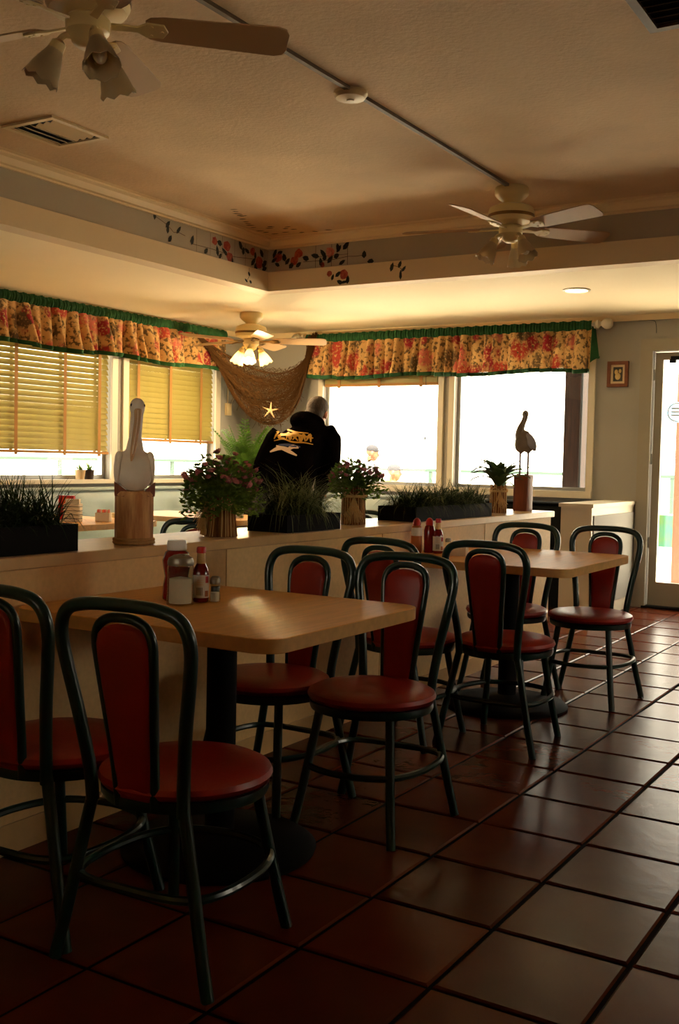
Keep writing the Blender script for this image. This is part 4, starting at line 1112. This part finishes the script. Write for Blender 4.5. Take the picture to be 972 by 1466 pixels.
# white pelican on a log
t = thing('pelican_statue', 'carved white pelican resting on a pale log at the ledge', 'statue', (-2.494, 2.742, ZLg), R(-42))   # local +x = towards viewer
MB().lathe([(.066, .018), (.066, .17), (.06, .182), (.03, .186), (0, .186)], 28).build('log', 'wood', t)
for z in (.006, .016): 
    MB().tube([(.067 * math.cos(2 * PI * j / 40), .067 * math.sin(2 * PI * j / 40), z + .001) for j in range(40)], .006, 8, True).build('rope', 'rope', t)
cr_ = MB()
for sy in (-1, 1): 
    cr_.add([(.02, sy * .068, .165), (.055, sy * .040, .165), (.05, sy * .03, .185), (.01, sy * .07, .215), (-.02, sy * .066, .17), (.0, sy * .04, .19)], [(0, 1, 2, 3), (0, 3, 4), (3, 2, 5), (4, 3, 5)])
cr_.build('broken_rim', 'darkwood', t, angle=20)
bd = MB()
bd.ell((0, 0, .250), (.058, .064, .070), 24, 16); bd.ell((-.015, .03, .268), (.05, .034, .052), 20, 14); bd.ell((-.015, -.03, .268), (.05, .034, .052), 20, 14); bd.ell((.018, 0, .235), (.05, .056, .055), 20, 14)
bd.tube(catmull([(-.005, .0, .31), (-.012, .002, .36), (-.012, .004, .41), (-.002, .006, .445), (.006, .006, .462)], 5), [.034 - .012 * min(1, i / 6) for i in range(21)], 14)
bd.ell((.006, .006, .470), (.032, .027, .032), 18, 12)
link('body', remesh(bd, .0045, 4, 'body'), 'pelwhite', t)
for sy in (-1, 1):
    wg = MB(); wg.ell((-.010, sy * .057, .258), (.050, .013, .058), 16, 10, Euler((0, R(25), 0)).to_matrix()); wg.ell((-.006, sy * .052, .292), (.032, .016, .028), 14, 8); link('wing', remesh(wg, .004, 2, 'wing'), 'pelwhite', t)
    ey = MB(); ey.ell((.02, .006 + sy * .021, .476), (.005, .004, .006), 10, 6); ey.build('eye', 'black', t)
bk = MB(); bk.tube(catmull([(.026, .006, .458), (.046, .003, .42), (.056, -.006, .36), (.060, -.014, .31), (.061, -.018, .285)], 5), [.0135, .0135, .013, .0125, .0122, .012, .012, .0118, .0115, .0112, .011, .0105, .010, .0098, .009, .0085, .0075, .0065, .0055, .004, .003], 12); bk.build('beak', 'pelbeak', t)
bl_ = MB().tube(catmull([(.040, .0045, .458), (.058, .0018, .42), (.0675, -.007, .36), (.0705, -.015, .31)], 5), .0022, 6); bl_.build('beak_ridge', 'pwhite', t)

# dark bird on post
t = thing('bird_statue', 'dark long-legged bird statue on a brown wooden post at the ledge end', 'statue', (-2.555, 6.50, ZLg), R(31))   # local x = image right
pm = MB(); pm.m = Matrix.Rotation(R(-33), 4, 'Z'); pm.prism(rrect(.098, .098, .006, 2), 0, .235, .002); pm.build('post', 'darkwood', t)
z0 = .235
for x in (-.026, .026):
    MB().tube([(x, 0, z0), (x, 0, z0 + .075), (x, 0, z0 + .15)], .0062, 8).build('leg', 'darkwood', t)
    ft = MB()
    for a_ in (-.5, 0, .5): ft.tube([(x, 0, z0 + .003), (x - .02 * math.cos(a_), -.02 * math.sin(a_), z0 + .002)], .0024, 5)
    ft.build('foot', 'darkwood', t)
bd = MB()
bd.ell((-.012, 0, z0 + .215), (.050, .042, .075), 20, 14, Euler((0, R(18), 0)).to_matrix()); bd.ell((-.028, 0, z0 + .245), (.034, .034, .045), 18, 12)
bd.ell((.02, 0, z0 + .18), (.04, .032, .035), 16, 10); bd.ell((-.022, 0, z0 + .155), (.014, .016, .022), 12, 8); bd.ell((.026, 0, z0 + .155), (.014, .016, .02), 12, 8)
bd.tube(catmull([(-.035, 0, z0 + .25), (-.03, 0, z0 + .29), (-.018, 0, z0 + .325), (-.004, 0, z0 + .36), (.0, 0, z0 + .385)], 5), [.031 - .013 * min(1, i / 12) for i in range(21)], 14)
link('body', remesh(bd, .005, 4, 'body'), 'bird', t)
hd = MB(); hd.ell((.0, 0, z0 + .392), (.021, .019, .026), 16, 12); link('head', remesh(hd, .004, 2, 'head'), 'birdhead', t)
MB().tube(catmull([(.004, -.014, z0 + .386), (-.004, -.024, z0 + .35), (-.018, -.032, z0 + .31), (-.026, -.036, z0 + .275)], 5), [.0125 - .0006 * i for i in range(16)], 10).build('beak', 'bird', t)
for sy in (-1, 1):
    wg = MB(); wg.ell((.036, sy * .03, z0 + .215), (.03, .012, .062), 14, 10, Euler((0, R(-28), 0)).to_matrix()); link('wing', remesh(wg, .004, 2, 'wing'), 'birdwing', t)
    ey = MB(); ey.ell((-.002, sy * .018, z0 + .396), (.004, .003, .004), 8, 6); ey.build('eye', 'black', t)
tl = MB().tube([(.045, 0, z0 + .19), (.066, 0, z0 + .165), (.072, 0, z0 + .158)], [.018, .012, .006], 10); tl.build('tail', 'bird', t)

# corner fern
t = thing('corner_fern', 'bright green fern growing in the corner under the fishing net', 'potted plant', (-6.06, 8.25, 0.0))
MB().lathe([(0, .0), (.11, .0), (.12, .02), (.15, .88), (.158, .885), (.158, .93), (.14, .93), (.0, .92)], 28).build('pot_stand', 'pot_d', t)
fm = []
for k in range(4):
    mb = MB(); L = .58 - .03 * k; pts = []; ang = .10; p = Vector((0, 0, 0)); S = 10
    for i in range(S + 1): pts.append(p.copy()); ang += (.035 + .035 * k); p = p + Vector((math.sin(ang), 0, math.cos(ang))) * L / S
    for i, p in enumerate(pts):
        if i < 1: continue
        for q in (0, .5):
            if i == S and q: continue
            c = p if not q else (p + pts[i + 1]) / 2
            l_ = .075 * math.sin(PI * (i + q) / (S + 1)) ** .6 + .008
            for s_ in (-1, 1):
                d = Vector((.35, s_ * .85, .35)).normalized(); u_ = Vector((.8, -s_ * .3, .5)).normalized()
                mb.add([c, c + d * l_ * .5 + u_ * .010, c + d * l_, c + d * l_ * .5 - u_ * .010], [(0, 1, 2, 3)])
    mb.tube(pts, .003, 4)
    me = mb.mesh('frond', 0); me.materials.append(M['fern']); fm.append(me)
rnd = random.Random(9)
for k in range(52):
    o_ = bpy.data.objects.new('frond', fm[k % 4]); COL.objects.link(o_); o_.parent = t; o_.location = (rnd.uniform(-.07, .07), rnd.uniform(-.07, .07), .92); o_.rotation_euler = (rnd.uniform(-.12, .12), rnd.uniform(-.18, .10), k * 2.4)
    s_ = rnd.uniform(.75, 1.1); o_.scale = (s_, s_, s_)
# small pots on the left sill
for (y, mm, lab, sd_) in ((6.50, 'pot_l', 'small beige pot on the left window sill', 1), (6.605, 'pot_d', 'small dark pot with a spiky plant on the left window sill', 2)):
    t = thing('sill_plant', lab, 'potted plant', (XL + .005, y, .97))
    MB().lathe([(0, 0), (.036, 0), (.046, .075), (.048, .08), (.043, .08), (.04, .07), (0, .068)], 18).build('pot', mm, t)
    grass(t, -.012, .012, -.012, .012, 60 if sd_ == 2 else 40, .06, .12, 'fern', (.6, 1.8), .068, .008, 40 + sd_, 'leaf_tuft')

# ------------------------------------------------------------------ people
def hand(mb, wrist, d, side, s=1.0):
    d = Vector(d).normalized(); side = Vector(side).normalized(); n = d.cross(side).normalized(); w_ = Vector(wrist)
    rot = Matrix((side, d, n)).transposed()
    mb.ell(w_ + d * .05 * s, (.04 * s, .052 * s, .016 * s), 12, 8, rot)
    for k, (off, L) in enumerate(((-.030, .062), (-.010, .074), (.010, .070), (.028, .055))):
        b_ = w_ + d * .088 * s + side * off * s
        mb.tube([b_, b_ + (d * .45 + n * .10) * L * s, b_ + (d * .78 + n * .36) * L * s, b_ + (d * .92 + n * .66) * L * s], [.0095 * s, .009 * s, .0082 * s, .007 * s], 8)
    b_ = w_ + d * .03 * s - side * .036 * s
    mb.tube([b_, b_ + (d * .4 - side * .6 + n * .2) * .04 * s, b_ + (d * .9 - side * .7 + n * .3) * .055 * s], [.012 * s, .0105 * s, .008 * s], 8)
def limb(mb, pts, rad, seg=12): 
    c = catmull(pts, 4); n = len(c); m_ = len(rad)
    rr = []
    for i in range(n):
        t_ = i / (n - 1) * (m_ - 1); k = min(int(t_), m_ - 2); rr.append(rad[k] * (1 - (t_ - k)) + rad[k + 1] * (t_ - k))
    mb.tube(c, rr, seg)
def head(mb, c, rot, s=1.0):
    c = Vector(c)
    P = lambda x, y, z: c + rot @ Vector((x * s, y * s, z * s))
    def E(p, r, rr=None): mb.ell(P(*p), tuple(v * s for v in r), 16, 12, rot @ (rr or Matrix.Identity(3)))
    E((0, -.012, .03), (.077, .095, .088)); E((0, .02, -.03), (.062, .07, .085)); E((0, .045, -.085), (.035, .035, .03))
    E((0, .092, -.025), (.014, .02, .024)); E((0, .080, .0), (.010, .015, .03)); E((-.03, .078, -.002), (.012, .008, .009)); E((.03, .078, -.002), (.012, .008, .009))
    E((0, .078, -.064), (.024, .012, .008)); E((0, .076, .02), (.05, .014, .012))
    for s_ in (-1, 1): E((s_ * .079, -.005, -.012), (.011, .022, .034))
def person(label, loc, rz, J, mats, cloth=1.0, group=None, hair=True, cap=False, hood=False, vox=.012):
    """J: joints in local coords (x right, y forward)"""
    t = thing('person', label, 'person', loc, rz)
    V = lambda k: Vector(J[k])
    hr = Euler(J['head_rot']).to_matrix()
    hs = J.get('head_scale', 1.0)
    b_ = MB(); head(b_, J['head'], hr, hs)
    limb(b_, [V('head') + hr @ Vector((0, -.02, -.06)), V('neck'), V('neck') - Vector((0, 0, .06))], [.055, .056, .07])
    def torso(mb, g=0.0):
        pl, chs, nk = V('pelvis'), V('chest'), V('neck')
        shx = (V('sh_r') - V('sh_l')); ax = shx.normalized(); up = (nk - pl).normalized(); fw = up.cross(ax).normalized() * -1
        px = (V('hip_r') - V('hip_l')).normalized()
        rr = []
        for q, hw, hd, axis in ((-.16, .15 + g * .9, .11 + g * .6, px), (0, .165 + g * 1.1, .115 + g, px), (.3, .160 + g * 1.2, .11 + g, px), (.62, .175 + g, .13 + g, ax), (.82, .185 + g, .125 + g, ax), (.95, .14 + g * .8, .09 + g, ax), (1.02, .07, .06, ax)):
            c = pl + (chs - pl) * min(1, q / .62) if q < .62 else chs + (nk - chs) * ((q - .62) / .38)
            if q < 0: c = pl + (pl - chs) * (-q) * 1.0
            f_ = axis.cross((nk - pl).normalized()).normalized()
            rr.append([c + axis * hw * math.cos(2 * PI * j / 20) + f_ * hd * math.sin(2 * PI * j / 20) for j in range(20)])
        mb.rings(rr)
    torso(b_)
    for s_ in ('l', 'r'):
        limb(b_, [V('sh_' + s_), V('el_' + s_), V('wr_' + s_)], [.052, .047, .042, .037, .028])
        d = V('wr_' + s_) - V('el_' + s_); sd_ = Vector((1 if s_ == 'l' else -1, 0, 0)).cross(d).cross(d)
        sd_ = Vector((-1 if s_ == 'r' else 1, 0, 0)); sd_ = sd_ - d * sd_.dot(d) / d.length_squared
        hand(b_, V('wr_' + s_), d, sd_)
        limb(b_, [V('hip_' + s_), V('kn_' + s_), V('an_' + s_)], [.085, .075, .058, .052, .04])
        b_.ell(V('an_' + s_) + Vector((0, .07, -.04)), (.042, .125, .038), 12, 8)
    link('body', remesh(b_, min(vox, .010), 2, 'body'), mats['skin'], t)
    g = .030 * cloth
    j_ = MB(); torso(j_, g)
    for s_ in ('l', 'r'): limb(j_, [V('sh_' + s_) + (V('chest') - V('sh_' + s_)) * .15, V('sh_' + s_), V('el_' + s_), V('el_' + s_) * .12 + V('wr_' + s_) * .88], [.085 + g * .6, .078 + g * .6, .07 + g * .6, .062 + g * .5, .05 + g * .3])
    if hood:
        nk = V('neck')
        for k in range(9):
            a_ = R(200 + 140 * k / 8); j_.ell(nk + hr @ Vector((.105 * math.cos(a_), .09 * math.sin(a_) + .01, .02 + .035 * math.sin(-a_))), (.055, .055, .06), 12, 8)
        j_.ell(nk + Vector((-.035, -.085, .045)), (.125, .08, .085), 16, 10)
    top = link('hoodie' if hood else 'shirt', remesh(j_, vox, 4, 'top'), mats['top'], t)
    tr_ = MB()
    rr = []
    px = (V('hip_r') - V('hip_l')).normalized(); f_ = px.cross(Vector((0, 0, 1)))
    for dz, hw, hd in ((-.12, .15, .12), (-.04, .178, .132), (.05, .175, .128)): rr.append([V('pelvis') + Vector((0, 0, dz)) + px * hw * math.cos(2 * PI * j / 20) + f_ * hd * math.sin(2 * PI * j / 20) for j in range(20)])
    tr_.rings(rr)
    for s_ in ('l', 'r'): limb(tr_, [V('hip_' + s_), V('kn_' + s_), V('an_' + s_) + Vector((0, 0, .02))], [.105, .095, .078, .072, .065])
    link('trousers', remesh(tr_, .014, 3, 'trousers'), mats['legs'], t)
    for s_ in ('l', 'r'):
        sh_ = MB(); sh_.ell(V('an_' + s_) + Vector((0, .06, -.045)), (.052, .145, .042), 14, 8); sh_.ell(V('an_' + s_) + Vector((0, -.01, -.02)), (.05, .06, .06), 12, 8)
        link('shoe', remesh(sh_, .012, 2, 'shoe'), 'black', t)
    for s_ in (-1, 1):
        ey = MB(); ey.ell(V('head') + hr @ Vector((s_ * .03, .084, -.002)) * hs, (.009, .006, .006), 8, 6); ey.build('eye', 'black', t)
    if cap:
        cp = MB(); c = V('head')
        cp.ell(c + hr @ Vector((0, -.012, .05)), (.083, .10, .078), 18, 12, hr); cp.ell(c + hr @ Vector((0, .11, .045)), (.065, .07, .008), 14, 8, hr)
        link('cap', remesh(cp, .008, 2, 'cap'), mats['cap'], t)
    if hair:
        hm = MB(); c = V('head')
        hm.ell(c + hr @ Vector((0, -.022, .036)) * hs, (.083 * hs, .098 * hs, .090 * hs), 22, 14, hr); hm.ell(c + hr @ Vector((0, -.055, -.02)) * hs, (.074 * hs, .062 * hs, .07 * hs), 18, 12, hr)
        link('hair', remesh(hm, .007, 2, 'hair'), mats['hair'], t)
    return t, top
man, hood_o = person('person in a black printed hoodie leaning towards the back window', (-5.03, 7.35, 0), R(31.35),
    dict(pelvis=(0, 0, .92), chest=(.09, .10, 1.22), neck=(.20, .16, 1.46), sh_l=(-.05, .08, 1.33), sh_r=(.37, .16, 1.36), el_l=(-.17, .10, 1.06), wr_l=(-.08, .32, .94), el_r=(.37, .20, 1.08), wr_r=(.31, .36, .90),
         hip_l=(-.10, 0, .90), hip_r=(.10, 0, .90), kn_l=(-.11, .03, .50), kn_r=(.12, .05, .50), an_l=(-.12, -.02, .085), an_r=(.13, .0, .085), head=(.275, .24, 1.585), head_rot=(R(-10), R(8), R(-22)), head_scale=1.1),
    dict(skin='skin', top='hoodie', legs='jeans', hair='hair'), 2.3, hood=True, vox=.012)
# print on the hoodie back: thin ink shapes laid onto the cloth
bvh = BVHTree.FromPolygons([v.co for v in hood_o.data.vertices], [tuple(p.vertices) for p in hood_o.data.polygons])
def ink(strokes, w_, m, name):
    mb = MB()
    for st_ in strokes:
        c = catmull([(x, 0, z) for x, z in st_], 6); P = []
        for i, p in enumerate(c):
            a_ = c[max(0, i - 1)]; b_ = c[min(len(c) - 1, i + 1)]; d = (b_ - a_); d = Vector((d.x, 0, d.z)).normalized(); n = Vector((-d.z, 0, d.x))
            ww = w_ * (0.35 + .65 * math.sin(PI * i / (len(c) - 1)))
            row = []
            for s_ in (-.5, .5):
                q = p + n * ww * s_; h_, nn, _, _ = bvh.ray_cast(Vector((q.x, -1, q.z)), Vector((0, 1, 0)))
                row.append((h_ + nn * .003) if h_ else None)
            P.append(row)
        for A_, B_ in zip(P, P[1:]):
            if None in A_ or None in B_: continue
            mb.add([A_[0], A_[1], B_[1], B_[0]], [(0, 1, 2, 3)])
    if mb.v: mb.build(name, m, hood_o)
ox, oz = .0, 1.345
KS = 1.3
script = [[(x * KS + ox, z * KS + oz) for x, z in s_] for s_ in ([(-.06, .0), (-.03, .055), (.0, .05), (-.03, .01), (.01, .005)], [(.02, .0), (.03, .04), (.045, .0), (.055, .035)], [(.06, -.005), (.09, .035), (.06, .03), (.095, -.01)],
    [(.10, .03), (.11, -.01), (.13, .03), (.14, -.012)], [(.145, -.01), (.17, .03), (.175, -.015)], [(-.05, .02), (.05, .03), (.19, .01)])]
ink([[(x * KS + ox, z * KS + oz) for x, z in s_] for s_ in ([(-.06, -.012), (.0, .0), (.06, -.018), (.13, -.02), (.19, -.03)], [(-.05, .045), (.01, .062), (.08, .045), (.16, .04)])], .014, 'pyellow', 'script_flourish')
ink(script, .024, 'pyellow', 'script_print')
oz -= .012
ink([[(x * KS + ox, z * KS + oz) for x, z in s_] for s_ in ([(-.085, -.075), (-.02, -.05), (.05, -.055)], [(-.045, -.035), (.02, -.06), (.09, -.095)], [(.02, -.07), (.06, -.04), (.10, -.045)])], .032, 'pwhite', 'white_print')
ink([[(x * KS + ox, z * KS + oz) for x, z in s_] for s_ in ([(-.03, -.028), (.04, -.03), (.11, -.04)],)], .024, 'pblue', 'blue_print')

# ------------------------------------------------------------------ outside
ZG = -.15
gr = structure('ground', MB().box(-60, 60, YB + WT, 80, ZG - .1, ZG).box(-60, XL - WT, -30, YB + WT, ZG - .1, ZG), 'deck')
structure('ground.001', MB().box(XR + WT, 60, -30, YB + WT, ZG - .1, ZG).box(XL - WT, XR + WT, -30, YN - WT, ZG - .1, ZG), 'unseen_ground')  # out-of-view ground right and rear, darkened to limit upward bounce
def railing(label, p0, p1, zt):
    d = Vector((p1[0] - p0[0], p1[1] - p0[1], 0)); L = d.length; rz = math.atan2(d.y, d.x)
    t = thing('deck_railing', label, 'railing', (p0[0], p0[1], ZG), rz); h = zt - ZG
    MB().box(0, L, -.03, .03, h - .045, h).build('top_rail', 'rail', t)
    MB().box(0, L, -.02, .02, .10, .13).build('bottom_rail', 'rail', t)
    x = .3
    while x < L: MB().box(x - .025, x + .025, -.025, .025, 0, h - .045).build('post', 'rail', t); x += 1.25
    for q in range(4): MB().tube([(0, 0, .3 + q * .22), (L, 0, .3 + q * .22)], .004, 5).build('cable', 'wire', t)
railing('sea green deck railing beyond the back windows', (-11.5, 15), (2, 15), 1.07)
railing('sea green deck railing beyond the left windows', (-11.5, 2), (-11.5, 15), 1.135)
po = thing('veranda_post', 'dark wooden veranda post outside the right back window', 'post', (-3.16, 9.28, ZG))
MB().box(-.085, .085, -.085, .085, 0, 2.75).build('post', 'postwood', po)
MB().box(-.11, .11, -.11, .11, 0, .2).build('post_base', 'postwood', po)
MB().tube([(.075, -.092, .3), (.075, -.092, 2.6)], .012, 8).build('post_cable', 'wire', po)
bm = thing('veranda_beam', 'tan veranda post outside the glass door', 'post', (-2.62, 11.0, ZG)); MB().box(-.06, .06, -.06, .06, 0, 2.8).build('post', 'beam', bm); MB().box(-.08, .08, -.08, .08, 0, .15).build('post_base', 'beam', bm)
tb = thing('planter_box', 'turquoise painted planter box outside the glass door', 'planter', (-2.75, 12.0, ZG)); MB().box(-.45, .45, -.2, .2, .45, .80).build('box', 'turq', tb); MB().box(-.45, .45, -.2, .2, 0, .45).build('box_base', 'whitecap', tb)
wf = thing('wire_crate', 'dark wire crate standing behind the turquoise planter', 'crate', (-2.72, 12.6, ZG))
wm = MB()
for k in range(9): wm.box(-.2 + k * .05 - .006, -.2 + k * .05 + .006, -.2, -.19, 0, 1.2)
for k in range(22): wm.box(-.2, .2, -.2, -.19, .05 + k * .053, .06 + k * .053)
wm.build('front_mesh', 'wire', wf); MB().box(-.2, .2, .18, .2, 0, 1.2).build('back_panel', 'wire', wf)
def stand(dx, dz): return None
person('person in a grey cap standing on the deck outside the back window', (-8.08, 14.1, ZG), R(-60),
    dict(pelvis=(0, 0, .83), chest=(0, .03, 1.10), neck=(0, .04, 1.30), sh_l=(-.17, .02, 1.25), sh_r=(.17, .02, 1.25), el_l=(-.22, .02, 1.0), wr_l=(-.2, .16, .82), el_r=(.22, .02, 1.0), wr_r=(.2, .16, .82), hip_l=(-.09, 0, .82), hip_r=(.09, 0, .82),
         kn_l=(-.1, .03, .46), kn_r=(.1, .03, .46), an_l=(-.1, -.02, .085), an_r=(.1, -.02, .085), head=(0, .07, 1.45), head_rot=(R(-8), 0, 0)), dict(skin='skin_out', top='paleshirt', legs='jeans', hair='greycap', cap='greycap'), .8, hair=False, cap=True, vox=.016)
person('person in a yellow shirt and cap seated on the deck outside the back window', (-7.35, 13.5, ZG), R(-75),
    dict(pelvis=(0, 0, .52), chest=(0, .02, .80), neck=(0, .04, 1.02), sh_l=(-.19, .02, .96), sh_r=(.19, .02, .96), el_l=(-.26, .06, .72), wr_l=(-.18, .28, .62), el_r=(.26, .06, .72), wr_r=(.18, .28, .62), hip_l=(-.09, .02, .50), hip_r=(.09, .02, .50),
         kn_l=(-.12, .42, .50), kn_r=(.12, .42, .50), an_l=(-.12, .42, .085), an_r=(.12, .42, .085), head=(0, .06, 1.17), head_rot=(0, 0, 0)), dict(skin='skin_out', top='yellow', legs='jeans', hair='greycap', cap='greycap'), 1.0, hair=False, cap=True, vox=.016)
sb_ = thing('deck_stool', 'low grey stool under the seated person outside', 'stool', (-7.35, 13.5, ZG), R(-75))
MB().lathe([(0, .33), (.19, .33), (.2, .34), (.19, .365), (0, .37)], 24).build('seat', 'rail', sb_)
for k in range(4): a_ = R(45 + 90 * k); MB().tube([(.12 * math.cos(a_), .12 * math.sin(a_), .33), (.17 * math.cos(a_), .17 * math.sin(a_), 0)], .014, 8).build('leg', 'rail', sb_)
